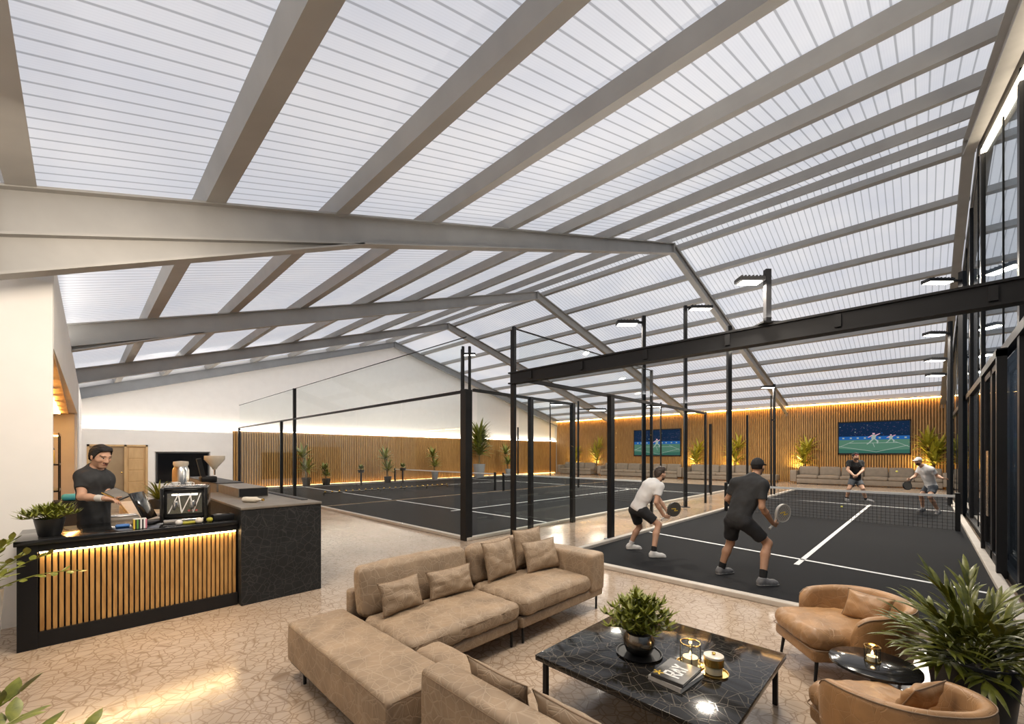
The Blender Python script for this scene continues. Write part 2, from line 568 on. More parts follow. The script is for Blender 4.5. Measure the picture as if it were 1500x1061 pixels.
struct('floor', MB().box(XL, XR, YN, YF, -0.12, 0.0), M['floor'])
struct('ground', MB().box(-40, 70, -60, 60, -0.30, -0.14), M['ground_out'])

# roof sheeting, one sheet per slope
for nm, xa, xb in (('ceiling', XL, RX), ('ceiling', RX, XR + 0.3)):
    b = MB()
    b.add([(xa, YN - 0.1, sheet(xa)), (xb, YN - 0.1, sheet(xb)), (xb, YF + 0.1, sheet(xb)), (xa, YF + 0.1, sheet(xa))], [(0, 3, 2, 1)])
    struct(nm, b, M['roof'])

# portal frames
for i, y in enumerate((-0.80, 6.5, 13.0, 19.8, 25.75)):
    b = MB()
    x0 = -0.6 if i else XL
    top = lambda x: sheet(x) - 0.25
    dl, da, dr = 0.47, 0.34, 0.60
    tw = 0.012
    # webs
    b.prism([(top(x0) - dl, x0), (top(RX) - da, RX), (top(RX), RX), (top(x0), x0)], 1, y - tw, y + tw)
    b.prism([(top(RX) - da, RX), (top(XR) - dr, XR), (top(XR), XR), (top(RX), RX)], 1, y - tw, y + tw)
    # flanges
    for pa, pb in (((x0, top(x0)), (RX, top(RX))), ((x0, top(x0) - dl), (RX, top(RX) - da)),
                   ((RX, top(RX)), (XR, top(XR))), ((RX, top(RX) - da), (XR, top(XR) - dr))):
        b.bar((pa[0], y, pa[1]), (pb[0], y, pb[1]), 0.2, 0.025)
    b.box(RX - 0.02, RX + 0.02, y - 0.1, y + 0.1, top(RX) - da - 0.02, top(RX) + 0.02)
    if i in (1, 2):   # deepened haunch at the low eave
        hx = 3.2 if i == 1 else 2.2
        hd = 0.40 if i == 1 else 0.12
        b.prism([(top(x0) - dl - hd, x0), (top(hx) - dl + 0.03, hx), (top(x0) - dl, x0)], 1, y - tw, y + tw)
        b.bar((x0, y, top(x0) - dl - hd), (hx, y, top(hx) - dl + 0.03), 0.2, 0.025)
        for xs in (x0 + 0.03,):
            b.box(xs - 0.01, xs + 0.01, y - 0.1, y + 0.1, top(x0) - dl - hd, top(x0))
    # bracket on the high wall
    b.box(XR - 0.12, XR - 0.005, y - 0.1, y + 0.1, top(XR) - dr - 0.15, top(XR))
    struct('portal_frame', b, M['steel'] if i != 4 else M['steel_dark'])

# purlins
for x in (-2.05, -0.43, 1.18, 2.80, 4.55, 6.57, 8.45, 10.62, 12.68, 14.55):
    b = MB()
    w = 0.22 if x < 12 else 0.12
    z = sheet(x)
    b.bar((x, YN, z - 0.135), (x, YF - 0.02, z - 0.135), w, 0.22, up=(-SL, 0, 1))
    struct('purlin', b, M['steel'])
for k in range(10):
    x = 15.45 + k * 1.80
    b = MB()
    z = sheet(x)
    b.bar((x, YN, z - 0.12), (x, YF - 0.02, z - 0.12), 0.07, 0.20, up=(SR, 0, 1))
    b.bar((x + 0.03, YN, z - 0.215), (x + 0.03, YF - 0.02, z - 0.215), 0.13, 0.02, up=(SR, 0, 1))
    struct('purlin', b, M['steel'])

# gable wall at the far end: plaster above, white lower panel, slatted timber panel
b = MB()
b.prism([(-0.12, XL), (-0.12, XR + 0.15), (sheet(XR) - 0.02, XR + 0.15), (RZ - 0.04, RX), (sheet(XL) - 0.02, XL)], 1, YF, YF + 0.15)
struct('wall_far', b, M['white_wall'])
# white lower panel with openings for the doors and the screen recess
b = MB()
PY = YF - 0.18
for (xa, xb, za, zb) in ((-0.15, 0.25, 0, 2.95), (0.25, 2.25, 2.26, 2.95), (2.25, 2.50, 0, 2.95), (2.50, 4.64, 0, 0.44), (2.50, 4.64, 1.95, 2.95), (4.64, 5.62, 0, 2.95)):
    b.box(xa, xb, PY, YF, za, zb)
b.box(2.5, 4.64, YF - 0.06, YF, 0.44, 1.95)
struct('wall_panel', b, M['white_wall'])


def slat_wall(name, lo, hi, ztop, along, pitch=0.12, wid=0.078):
    b = MB()
    if along == 'x':
        b.box(lo, hi, YF - 0.10, YF - 0.002, 0, ztop, 1)
        n = int((hi - lo) / pitch)
        for k in range(n):
            x = lo + (k + 0.5) * pitch
            b.box(x - wid / 2, x + wid / 2, YF - 0.16, YF - 0.095, 0.0, ztop - 0.01, 0)
    else:
        b.box(XR - 0.10, XR - 0.002, lo, hi, 0, ztop, 1)
        n = int((hi - lo) / pitch)
        for k in range(n):
            y = lo + (k + 0.5) * pitch
            b.box(XR - 0.16, XR - 0.095, y - wid / 2, y + wid / 2, 0.0, ztop - 0.01, 0)
    return struct(name, b, [M['slat'], M['slat_back']])


slat_wall('wall_panel', 5.64, XR - 0.18, 3.05, 'x')
# high side wall with the screens
b = MB()
b.box(XR, XR + 0.15, YN - 0.1, YF + 0.15, -0.12, sheet(XR) - 0.03)
struct('wall_right', b, M['white_wall'])
slat_wall('wall_panel', YN + 0.02, YF - 0.17, 4.92, 'y')
# light coves
struct('trim_1', MB().box(XR - 0.30, XR - 0.26, YN + 0.05, YF - 0.2, 4.95, 4.985), M['led'])
struct('trim_2', MB().box(-0.12, XR - 0.25, YF - 0.165, YF - 0.125, 3.075, 3.095), M['led_white'])
b = MB()
for ya, yb in ((-0.85, 5.5), (8.4, 12.3), (13.2, 19.6), (20.8, 23.9)):
    b.box(XR - 0.20, XR - 0.165, ya, yb, 0.50, 0.525)
struct('trim_3', b, M['led'])
struct('trim_4', MB().box(6.2, XR - 0.6, YF - 0.30, YF - 0.27, 0.03, 0.05), M['led_low'])
struct('trim_5', MB().box(XR - 0.40, XR - 0.2, YN + 0.05, YF - 0.2, 4.99, 5.03), M['steel'])

# reception wall on the left: plaster pier, then a long wall with a lit shelf recess
NX = -0.20


def wx(y):   # the wall runs very slightly off the ridge line
    return NX + (y - 6.95) * 0.30 / 19.05


def lw(b, ya, yb, za, zb, t=0.25, mi=0):
    xa, xb = wx(ya), wx(yb)
    vs = [(xa - t, ya, za), (xa, ya, za), (xb, yb, za), (xb - t, yb, za), (xa - t, ya, zb), (xa, ya, zb), (xb, yb, zb), (xb - t, yb, zb)]
    b.add(vs, [(3, 2, 1, 0), (4, 5, 6, 7), (0, 1, 5, 4), (1, 2, 6, 5), (2, 3, 7, 6), (3, 0, 4, 7)], mi)


b = MB()
b.box(XL, NX, 6.95, 7.12, 0, 3.76)                       # pier face
b.prism([(3.76, XL), (3.76, NX - 0.4), (sheet(-0.6) - 0.3, NX - 0.42), (sheet(XL) - 0.3, XL)], 1, 6.97, 7.12)
lw(b, 7.12, 18.0, 3.05, 4.10)                            # band over the recess
lw(b, 18.0, YF, 0, 4.10)
struct('wall_left', b, M['white_wall'])
b = MB()
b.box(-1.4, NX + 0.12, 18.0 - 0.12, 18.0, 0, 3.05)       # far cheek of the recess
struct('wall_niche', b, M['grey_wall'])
b = MB()
b.box(-1.42, -1.36, 7.12, 17.88, 0, 3.05)
b.box(-1.42, NX - 0.0, 7.12, 17.88, 3.0, 3.05)
struct('trim_6', b, M['wood'])
b = MB()
for k in range(7):
    y = 8.3 + k * 1.35
    b.box(-0.48, -0.36, y, y + 0.9, 2.965, 2.998)
struct('trim_7', b, M['led'])
struct('wall_back', MB().box(XL - 0.15, XL, YN - 0.1, 7.12, -0.12, sheet(XL) + 0.1), M['white_wall'])

# glass front on the right
b = MB()
b.prism([(0.1, XL), (0.1, XR - 0.02), (sheet(XR) - 0.75, XR - 0.02), (RZ - 0.95, RX), (sheet(XL) - 0.75, XL)], 1, YN - 0.012, YN)
win = struct('window_1', b, M['glass_dark'])
posts = [-1.4, 3.7, 8.75, 13.85, 16.9, 21.9, 27.3, 32.6]
for x in posts:
    b = MB().box(x - 0.09, x + 0.09, YN - 0.04, YN + 0.035, 0, sheet(x) - 0.75)
    b.build('mullion', M['black'], win)
for k in range(len(posts) - 1):
    x = posts[k] + (posts[k + 1] - posts[k]) * 0.36
    MB().box(x - 0.012, x + 0.012, YN - 0.02, YN + 0.012, 0, sheet(x) - 0.75).build('glazing_bar', M['black'], win)
for z0, z1 in ((0, 0.12), (3.42, 3.56)):
    MB().box(XL, XR - 0.02, YN - 0.06, YN + 0.05, z0, z1).build('transom', M['black'], win)
b = MB()
b.prism([(sheet(XL) - 0.80, XL), (RZ - 1.0, RX), (sheet(XR) - 0.80, XR), (sheet(XR) - 0.06, XR), (RZ - 0.06, RX), (sheet(XL) - 0.06, XL)], 1, YN - 0.12, YN - 0.02)
struct('trim_8', b, M['grey_wall'])
# light line along the sloping head of the glass front
b = MB()
b.bar((2.0, YN + 0.02, sheet(2.0) - 0.86), (13.7, YN + 0.02, sheet(13.7) - 0.86), 0.05, 0.07)
struct('trim_9', b, M['led_front'])
# black glazed door in the front, beside the court
dr = MB()
for x in (9.6, 11.9):
    dr.box(x - 0.06, x + 0.06, YN + 0.055, YN + 0.16, 0, 3.40)
dr.box(9.54, 11.96, YN + 0.055, YN + 0.16, 3.30, 3.42)
dr = struct('door_1', dr, M['black'])
for xa, xb in ((9.68, 10.73), (10.77, 11.82)):
    lf = MB()
    lf.box(xa, xa + 0.09, YN + 0.07, YN + 0.12, 0.02, 3.28); lf.box(xb - 0.09, xb, YN + 0.07, YN + 0.12, 0.02, 3.28)
    lf.box(xa, xb, YN + 0.07, YN + 0.12, 0.02, 0.22); lf.box(xa, xb, YN + 0.07, YN + 0.12, 3.18, 3.28)
    lfo = lf.build('door_leaf', M['black'], dr)
    MB().box(xa + 0.09, xb - 0.09, YN + 0.088, YN + 0.10, 0.22, 3.18).build('pane', M['glass_dark'], lfo)
    hx = xb - 0.045 if xa < 10 else xa + 0.045
    MB().tube([(hx, YN + 0.16, 0.8), (hx, YN + 0.16, 1.9)], 0.015, 8).build('door_handle', M['chrome'], lfo, smooth=40)

# timber doors in the far wall
b = MB()
for xa, xb in ((0.25, 0.33), (1.44, 1.52), (2.17, 2.25)):
    b.box(xa, xb, PY - 0.03, YF, 0, 2.26)
b.box(0.25, 2.25, PY - 0.03, YF, 2.18, 2.26)
d2 = struct('door_2', b, M['wood'])
MB().box(0.33, 1.44, YF - 0.08, YF - 0.03, 0.0, 2.18).build('door_leaf', simple('tan_door_leaf', (0.36, 0.26, 0.15), 0.4, noise=0.12, nscale=2), d2)
b = MB()
b.box(1.52, 2.17, YF - 0.10, YF - 0.05, 0, 2.18)
for k in range(4):
    b.rbox(1.58, 2.11, YF - 0.115, YF - 0.095, 0.06 + k * 0.53, 0.53 + k * 0.53, 0.008, 1)
b.build('door_leaf', M['wood'], d2)
MB().lathe([(0.02, 0), (0.03, 0.02), (0.0, 0.03)], 12, 0, (0, 0, 0), Matrix.Translation((1.36, YF - 0.08, 1.0)) @ Matrix.Rotation(PI / 2, 4, 'X')).build('door_handle', M['brass'], d2, smooth=60)

# ------------------------------------------------------------------ courts


def court(name, x0, x1, y0, y1, lns, kerb):
    b = MB().box(x0, x1, y0, y1, 0.0, 0.012, 0)
    for (ax, ay, bx, by) in lns:
        b.bar((ax, ay, 0.0135), (bx, by, 0.0135), 0.075, 0.003, 1)
    struct(name, b, [M['court'], M['line']])
    k = MB()
    for (xa, xb, ya, yb) in kerb:
        k.rbox(xa, xb, ya, yb, 0.0, 0.07, 0.012, 2)
    struct('trim_court', k, M['kerb'])


court('floor_court', 6.0, 26.0, -0.72, 4.62,
      [(9.35, 4.6, 8.35, -0.7), (20.0, 4.6, 19.4, -0.7), (8.3, 1.50, 19.9, 1.36)],
      [(5.88, 6.0, -0.84, 4.74), (6.0, 26.0, 4.62, 4.74), (6.0, 26.0, -0.84, -0.72)])
court('floor_court', 5.85, 26.0, 7.02, 14.9,
      [(8.75, 7.05, 8.75, 14.85), (20.2, 7.05, 20.2, 14.85), (8.35, 10.85, 20.6, 10.85)],
      [(5.73, 5.85, 6.9, 15.0), (5.85, 26.0, 6.9, 7.02)])
court('floor_court', 5.85, 26.0, 15.2, 25.2,
      [(8.75, 15.3, 8.75, 25.1), (20.2, 15.3, 20.2, 25.1), (8.35, 20.2, 20.6, 20.2), (5.9, 24.6, 26, 24.6)],
      [(5.73, 5.85, 15.1, 25.3), (5.85, 26.0, 25.2, 25.32)])

# ================================================================== COURT EQUIPMENT
def mesh_pane(b, a, c, z0, z1, mi=0, t=0.008):
    a = Vector((a[0], a[1], 0)); c = Vector((c[0], c[1], 0))
    b.bar(a + UP * (z0 + z1) / 2, c + UP * (z0 + z1) / 2, t, z1 - z0, mi)


# right-hand court: black goal-post frame across its near end, rails and posts along its left side
enc = thing('court_enclosure', 'tall black steel frame with a deep cross beam around the near right court', 'court frame', (6.0, 5.83, 0))
EX, EY = 6.0, 5.83


def E_(b, name, mats=None, parent=None, **k):
    b.v = [(x - EX, y - EY, z) for x, y, z in b.v]
    return b.build(name, mats or M['black'], parent or enc, **k)


bm_ = MB().box(EX - 0.06, EX + 0.06, -0.86, 5.83, 3.24, 3.44)
bm_.box(EX - 0.085, EX + 0.085, -0.86, 5.87, 3.225, 3.25)
bm_.box(EX - 0.085, EX + 0.085, -0.86, 5.87, 3.43, 3.455)
E_(bm_, 'beam')
for k in range(6):
    E_(MB().box(EX - 0.09, EX - 0.06, -0.5 + k * 1.15, -0.44 + k * 1.15, 3.27, 3.41), 'bracket')
for x, y in ((EX, 5.78), (EX + 0.14, 5.96)):
    E_(MB().box(x - 0.03, x + 0.03, y - 0.03, y + 0.03, 0, 4.36), 'post')
E_(MB().box(EX - 0.05, EX + 0.05, -0.90, -0.80, 0, 3.24), 'post')
for x in (16.4, 12.0):
    E_(MB().box(x - 0.035, x + 0.035, 5.80, 5.87, 0, 3.42 if x > 16 else 4.36), 'post')
E_(MB().box(EX, 16.43, 5.80, 5.86, 3.32, 3.40), 'rail')
E_(MB().box(EX, 12.03, 5.82, 5.845, 4.335, 4.36), 'rail')
for x0, x1 in ((6.2, 8.0), (8.05, 9.95), (10.0, 11.95), (12.08, 14.1), (14.15, 16.35)):
    b = MB(); mesh_pane(b, (x0, 5.83), (x1, 5.83), 0.08, 3.3); E_(b, 'glass_pane', M['glass'])
b = MB(); mesh_pane(b, (6.2, 5.83), (11.95, 5.83), 3.42, 4.33); E_(b, 'glass_pane', M['glass'])

# corner post standing alone at the near left corner of that court
b = MB().box(-0.07, 0.07, -0.05, 0.05, 0, 3.10)
cp = thing('court_post', 'thick free standing black post beside the player in white at the court edge', 'post', (8.06, 4.85, 0))
b.build('shaft', M['black'], cp)
MB().box(-0.12, 0.12, -0.1, 0.1, 0, 0.02).build('base_plate', M['steel_dark'], cp)
MB().box(-0.08, 0.08, -0.06, 0.06, 3.10, 3.13).build('cap', M['black_matt'], cp)

# slim posts on the far half of the right court
for (px, d, ztop, lab) in ((1132, 18.5, 4.4, 'slim black twin post behind the man in the dark cap and beyond the net'),):
    o = at(px, 665, d)
    t = thing('court_post', lab, 'post', (o.x, o.y, 0))
    for s in (-0.07, 0.07):
        MB().box(s * RT.x - 0.03, s * RT.x + 0.03, s * RT.y - 0.03, s * RT.y + 0.03, 0, ztop).build('shaft', M['black'], t)
    MB().box(-0.13, 0.13, -0.13, 0.13, 0, 0.025).build('base_plate', M['steel_dark'], t)
    MB().box(-0.12, 0.12, -0.06, 0.06, 3.3, 3.36).build('brace', M['black'], t)

# left-hand courts: one glazed enclosure
enc = thing('court_enclosure', 'glass walled black framed enclosure around the two courts behind the counter', 'court frame', (5.79, 7.0, 0))
EX, EY = 5.79, 7.0
E_(MB().box(5.70, 5.88, 6.91, 7.09, 0, 3.22), 'corner_post')
for dx, dy in ((-0.05, 0.05), (0.05, -0.05)):
    E_(MB().box(5.79 + dx - 0.022, 5.79 + dx + 0.022, 7 + dy - 0.022, 7 + dy + 0.022, 3.22, 4.15), 'mast')
for y, zt in ((25.3, 3.2), (18.8, 3.2), (17.3, 4.36), (11.9, 0)):
    if zt: E_(MB().box(5.74, 5.84, y - 0.05, y + 0.05, 0, zt), 'post')
E_(MB().box(5.76, 5.82, 7.0, 25.3, 3.16, 3.22), 'rail')
E_(MB().box(5.78, 5.80, 7.0, 25.3, 4.345, 4.36), 'rail')
ys = (7.12, 9.6, 12.1, 14.6, 17.22)
for ya, yb in list(zip(ys, ys[1:])) + [(17.38, 18.72), (18.88, 21.9), (21.95, 25.2)]:
    b = MB(); mesh_pane(b, (5.79, ya + 0.02), (5.79, yb - 0.02), 0.08, 3.15); E_(b, 'glass_pane', M['glass'])
for ya, yb in ((7.12, 17.2), (17.4, 25.2)):
    b = MB(); mesh_pane(b, (5.79, ya), (5.79, yb), 3.24, 4.34); E_(b, 'glass_pane', M['glass'])
# its right side: posts with a top rail
for x, w in ((7.6, 0.10), (9.3, 0.12)):
    E_(MB().box(x - w / 2, x + w / 2, 6.72, 6.82, 0, 3.22), 'post')
E_(MB().box(5.79, 9.36, 6.74, 6.80, 3.16, 3.22), 'rail')
for x0, x1 in ((5.9, 7.54), (7.66, 9.24)):
    b = MB(); mesh_pane(b, (x0, 6.77), (x1, 6.77), 0.08, 3.15); E_(b, 'glass_pane', M['glass'])
# far uprights of the cage
for x, y, zt in ((26.0, 24.6, 4.1), (26.0, 7.0, 4.0), (20.0, 6.9, 3.2)):
    E_(MB().box(x - 0.05, x + 0.05, y - 0.05, y + 0.05, 0, zt), 'post')


# ------------------------------------------------------------------ nets
def court_net(label, x, y0, y1, h=0.86):
    t = thing('court_net', label, 'net', (x, (y0 + y1) / 2, 0), group='court nets')
    w = (y1 - y0) / 2
    b = MB()
    n = int(2 * w / 0.085)
    for k in range(n + 1):
        y = -w + 2 * w * k / n
        b.box(-0.003, 0.003, y - 0.0035, y + 0.0035, 0.03, h - 0.04)
    for k in range(11):
        z = 0.03 + k * (h - 0.07) / 10
        b.box(-0.003, 0.003, -w, w, z - 0.0035, z + 0.0035)
    b.build('netting', M['net'], t)
    MB().box(-0.012, 0.012, -w, w, h - 0.055, h + 0.005).build('top_band', M['tape'], t)
    for s in (-1, 1):
        MB().rbox(-0.045, 0.045, s * w - 0.045, s * w + 0.045, 0, h + 0.06, 0.01, 2).build('net_post', M['black'], t)


court_net('black net with a white top band strung across the right hand court', 14.6, -0.60, 4.55)
court_net('black net with a white top band across the court left of the players', 14.6, 7.1, 14.8)
court_net('black net across the farthest court beside the slatted far wall', 14.6, 15.4, 25.0)

# row of small brass studs on a low rail across the left court
t = thing('court_divider', 'low black divider rail dotted with brass studs on the left court', 'divider', (10.85, 18.8, 0))
MB().box(-3.4, 3.4, -0.02, 0.02, 0.10, 0.14).build('rail', M['black'], t)
for k in range(6):
    MB().box(-3.38 + k * 1.34, -3.34 + k * 1.34, -0.03, 0.03, 0.012, 0.12).build('foot', M['black'], t)
for k in range(22):
    MB().lathe([(0.0, -0.05), (0.045, -0.02), (0.05, 0.01), (0.0, 0.05)], 8, 0, (-3.3 + k * 0.314, 0, 0.17)).build('stud', M['brass'], t, smooth=60)


# ------------------------------------------------------------------ floodlight poles
def flood(label, loc, ztop, zarm, azim, arm=0.45, watts=120, base=0.0, head=0.5, w=0.10, group=None, slim=1.0):
    """pole on the floor (or on the beam) with an arm and a flat floodlight head"""
    t = thing('floodlight_pole', label, 'floodlight', (loc[0], loc[1], base), azim, group)
    MB().box(-w / 2, w / 2, -w / 2, w / 2, 0, ztop - base).build('pole', M['black'], t)
    MB().box(-0.12, 0.12, -0.12, 0.12, 0.0, 0.02).build('base_plate', M['black_matt'], t)
    z = zarm - base
    MB().bar((0, 0, z), (arm, 0, z + 0.02), 0.055, 0.06).build('arm', M['black'], t)
    h = MB().rbox(arm, arm + head, -0.14 * slim, 0.14 * slim, z - 0.05, z - 0.05 + 0.1 * slim, 0.012, 2)
    for k in range(6):
        h.box(arm + 0.05 + k * head / 7, arm + 0.065 + k * head / 7, -0.12 * slim, 0.12 * slim, z - 0.055 + 0.1 * slim, z - 0.05 + 0.1 * slim + 0.025 * slim)
    ho = h.build('lamp_head', M['black_matt'], t)
    MB().box(arm + 0.04, arm + head - 0.04, -0.115 * slim, 0.115 * slim, z - 0.062, z - 0.048).build('lens', M['flood'], ho)
    l = area('floodlight', (0, 0, 0), (0, 0, 0), head * 0.8, 0.22, watts, (1.0, 0.90, 0.76))
    l.parent = t
    l.location = (arm + head / 2, 0, z - 0.075)
    return t


def azim(v):
    return math.atan2(v.y, v.x)


AL, AR = azim(-RT), azim(RT)


def flood_at(label, px, d, ytop, yarm, az, **k):
    o = at(px, 665, d)
    return flood(label, (o.x, o.y), CAM_H + (HZ - ytop) * d / FPX, CAM_H + (HZ - yarm) * d / FPX, az, **k)


flood('floodlight on a short black stem mounted on the deep cross beam', (6.0, 1.39), 4.15, 4.04, AL, arm=0.06, head=0.32, watts=90, base=3.455, w=0.065, slim=0.55)
flood_at('floodlight pole facing left, lamp just left of the middle of the beam', 943, 12.4, 463, 473, AL, arm=0.18, head=0.62, watts=255)
flood_at('floodlight pole whose lamp reaches right, second upright under the beam', 1004, 14.6, 448, 451, AR, arm=0.15, head=0.75, watts=255)
flood_at('tall dark lamp pole rising behind the man in the dark cap', 1068, 14.3, 478, 508, AR, arm=0.0, head=0.22, watts=90, w=0.13)
flood_at('highest floodlight pole beside the glass front', 1410, 12.4, 398, 412, AL, arm=0.35, head=0.75, watts=255, w=0.13)
for ya, lab in ((489, 'upper of three floodlights reaching left on poles near the wide screen'),
                (527, 'middle of three floodlights reaching left on poles near the wide screen'),
                (549, 'lowest of three floodlights reaching left on poles near the wide screen')):
    dd = {489: 14.9, 527: 16.2, 549: 17.5}[ya]
    flood_at(lab, {489: 1392, 527: 1391, 549: 1390}[ya], dd, {489: 471, 527: 522, 549: 544}[ya], ya, AL, arm=0.25, head=0.62, watts=195, w=0.09)
flood_at('floodlight pole at the far right of the left court, lamp reaching right', 847, 23.0, 588, 600, AR, arm=0.6, head=0.9, watts=300)
flood_at('distant floodlight above the twin slim post near the screens', 1134, 24.0, 563, 567, AL, arm=0.0, head=0.7, watts=300)
flood_at('distant floodlight left of the first wall screen', 968, 27.0, 590, 595, AL, arm=0.0, head=0.9, watts=300, w=0.08)
flood_at('distant floodlight seen beside the thick corner post of the left courts', 676, 24.0, 512, 519, AR, arm=0.1, head=0.7, watts=375, w=0.08)
flood_at('distant floodlight near the corner where the two slatted walls meet', 806, 31.0, 588, 592, AR, arm=0.0, head=0.9, watts=375, w=0.08)

# ------------------------------------------------------------------ wall screens with a match on them
SCR = [emit('screen_night_blue', (0.008, 0.022, 0.055), 1.0), emit('screen_banner_blue', (0.02, 0.11, 0.34), 1.0), emit('screen_court_green', (0.085, 0.19, 0.13), 1.0),
       emit('screen_white', (0.42, 0.50, 0.44), 0.8), emit('screen_crowd', (0.055, 0.05, 0.10), 1.0), emit('screen_player', (0.70, 0.38, 0.46), 1.0), emit('screen_deep', (0.035, 0.115, 0.085), 1.1)]


def wall_screen(label, y0, y1, z0, z1, seed, nplay):
    rnd = random.Random(seed)
    w = (y1 - y0) / 2; h = (z1 - z0) / 2
    t = thing('wall_screen', label, 'screen', (XR - 0.17, (y0 + y1) / 2, (z0 + z1) / 2), group='screens on the slatted wall')
    b = MB()
    b.box(-0.09, 0.0, -w, w, -h, h)
    b.build('casing', M['black'], t)
    b = MB()
    b.box(-0.105, -0.085, -w, w, h - 0.06, h); b.box(-0.105, -0.085, -w, w, -h, -h + 0.09)
    b.box(-0.105, -0.085, -w, -w + 0.06, -h, h); b.box(-0.105, -0.085, w - 0.06, w, -h, h)
    b.build('bezel', M['black'], t)
    b = MB(); x = [-0.092]

    def q(pts, mi):
        x[0] -= 0.00004
        b.add([(x[0], -u * (w - 0.06), v * (h - 0.075)) for u, v in pts], [tuple(range(len(pts)))], mi)
    q([(-1, -1), (1, -1), (1, 1), (-1, 1)], 0)
    q([(-1, -1), (1, -1), (1, -0.12), (-1, -0.12)], 2)
    q([(-1, -1), (1, -1), (1, -0.75), (-0.2, -0.82), (-1, -0.7)], 6)
    q([(-1, -0.12), (1, -0.12), (1, 0.10), (-1, 0.10)], 1)
    for k in range(150):
        u = rnd.uniform(-0.97, 0.97); v = rnd.uniform(0.14, 0.95); r = rnd.uniform(0.006, 0.02)
        q([(u - r, v - r), (u + r, v - r * 0.7), (u + r * 0.6, v + r), (u - r, v + r)], rnd.choice((4, 4, 4, 1, 3)) if k % 7 == 0 else 4)
    for k in range(9):
        u = -0.9 + k * 0.22 + rnd.uniform(-0.04, 0.04)
        q([(u, -0.05), (u + 0.06, -0.05), (u + 0.06, 0.03), (u, 0.03)], 3)
    for a, c in (((-1, -0.6), (-0.55, -0.2)), ((1, -0.6), (0.55, -0.2)), ((-0.7, -0.33), (0.7, -0.33)), ((-1, -0.55), (0.1, -0.9)), ((0.1, -0.9), (0.95, -0.5)), ((0.0, -0.33), (0.05, -0.6))):
        dx, dy = c[0] - a[0], c[1] - a[1]; L = math.hypot(dx, dy); nx, ny = -dy / L * 0.008, dx / L * 0.012
        q([(a[0] - nx, a[1] - ny), (c[0] - nx, c[1] - ny), (c[0] + nx, c[1] + ny), (a[0] + nx, a[1] + ny)], 3)
    for k in range(nplay):
        cx, s = ((0.02, 0.42), (0.5, 0.30))[k]; cy = -0.12
        for poly in ([(-.08, 1), (.08, 1), (.1, .8), (-.05, .78)], [(-.12, .75), (.2, .7), (.12, .1), (-.12, .1)], [(.12, .7), (.42, .95), (.46, .88), (.16, .55)],
                     [(-.12, .7), (-.4, .35), (-.34, .3), (-.06, .6)], [(-.1, .12), (.06, .12), (-.22, -.45), (-.42, -.75), (-.48, -.68), (-.3, -.4)], [(.0, .12), (.14, .12), (.34, -.2), (.3, -.6), (.22, -.6), (.22, -.22)]):
            q([(cx + u * s, cy + v * s * 1.0) for u, v in poly], 5 if poly[0][1] > 0.9 or poly[0][1] == .7 else 3)
    b.build('picture', SCR, t)
    return t


wall_screen('wide wall screen showing a green court, above the sofa behind the far players', 0.46, 3.76, 1.80, 3.80, 3, 2)
wall_screen('wall screen showing a lunging player, between the tall posts near the far corner', 13.5, 17.5, 1.66, 3.84, 5, 1)
# black television recessed in the white panel at the back of the reception
t = thing('television', 'large switched off black television in the white panel behind the coffee machine', 'television', (3.57, YF - 0.17, 0.46))
MB().rbox(-1.02, 1.02, 0.0, 0.10, 0, 1.46, 0.01, 2).build('casing', M['black'], t)
MB().box(-0.97, 0.97, -0.006, 0.002, 0.06, 1.41).build('screen', M['screen_off'], t)
b = MB()
for (a0, a1, c0, c1) in ((-1.02, 1.02, 1.41, 1.46), (-1.02, 1.02, 0, 0.06), (-1.02, -0.97, 0, 1.46), (0.97, 1.02, 0, 1.46)):
    b.box(a0, a1, -0.02, 0.0, c0, c1)
b.build('bezel', M['black_matt'], t)

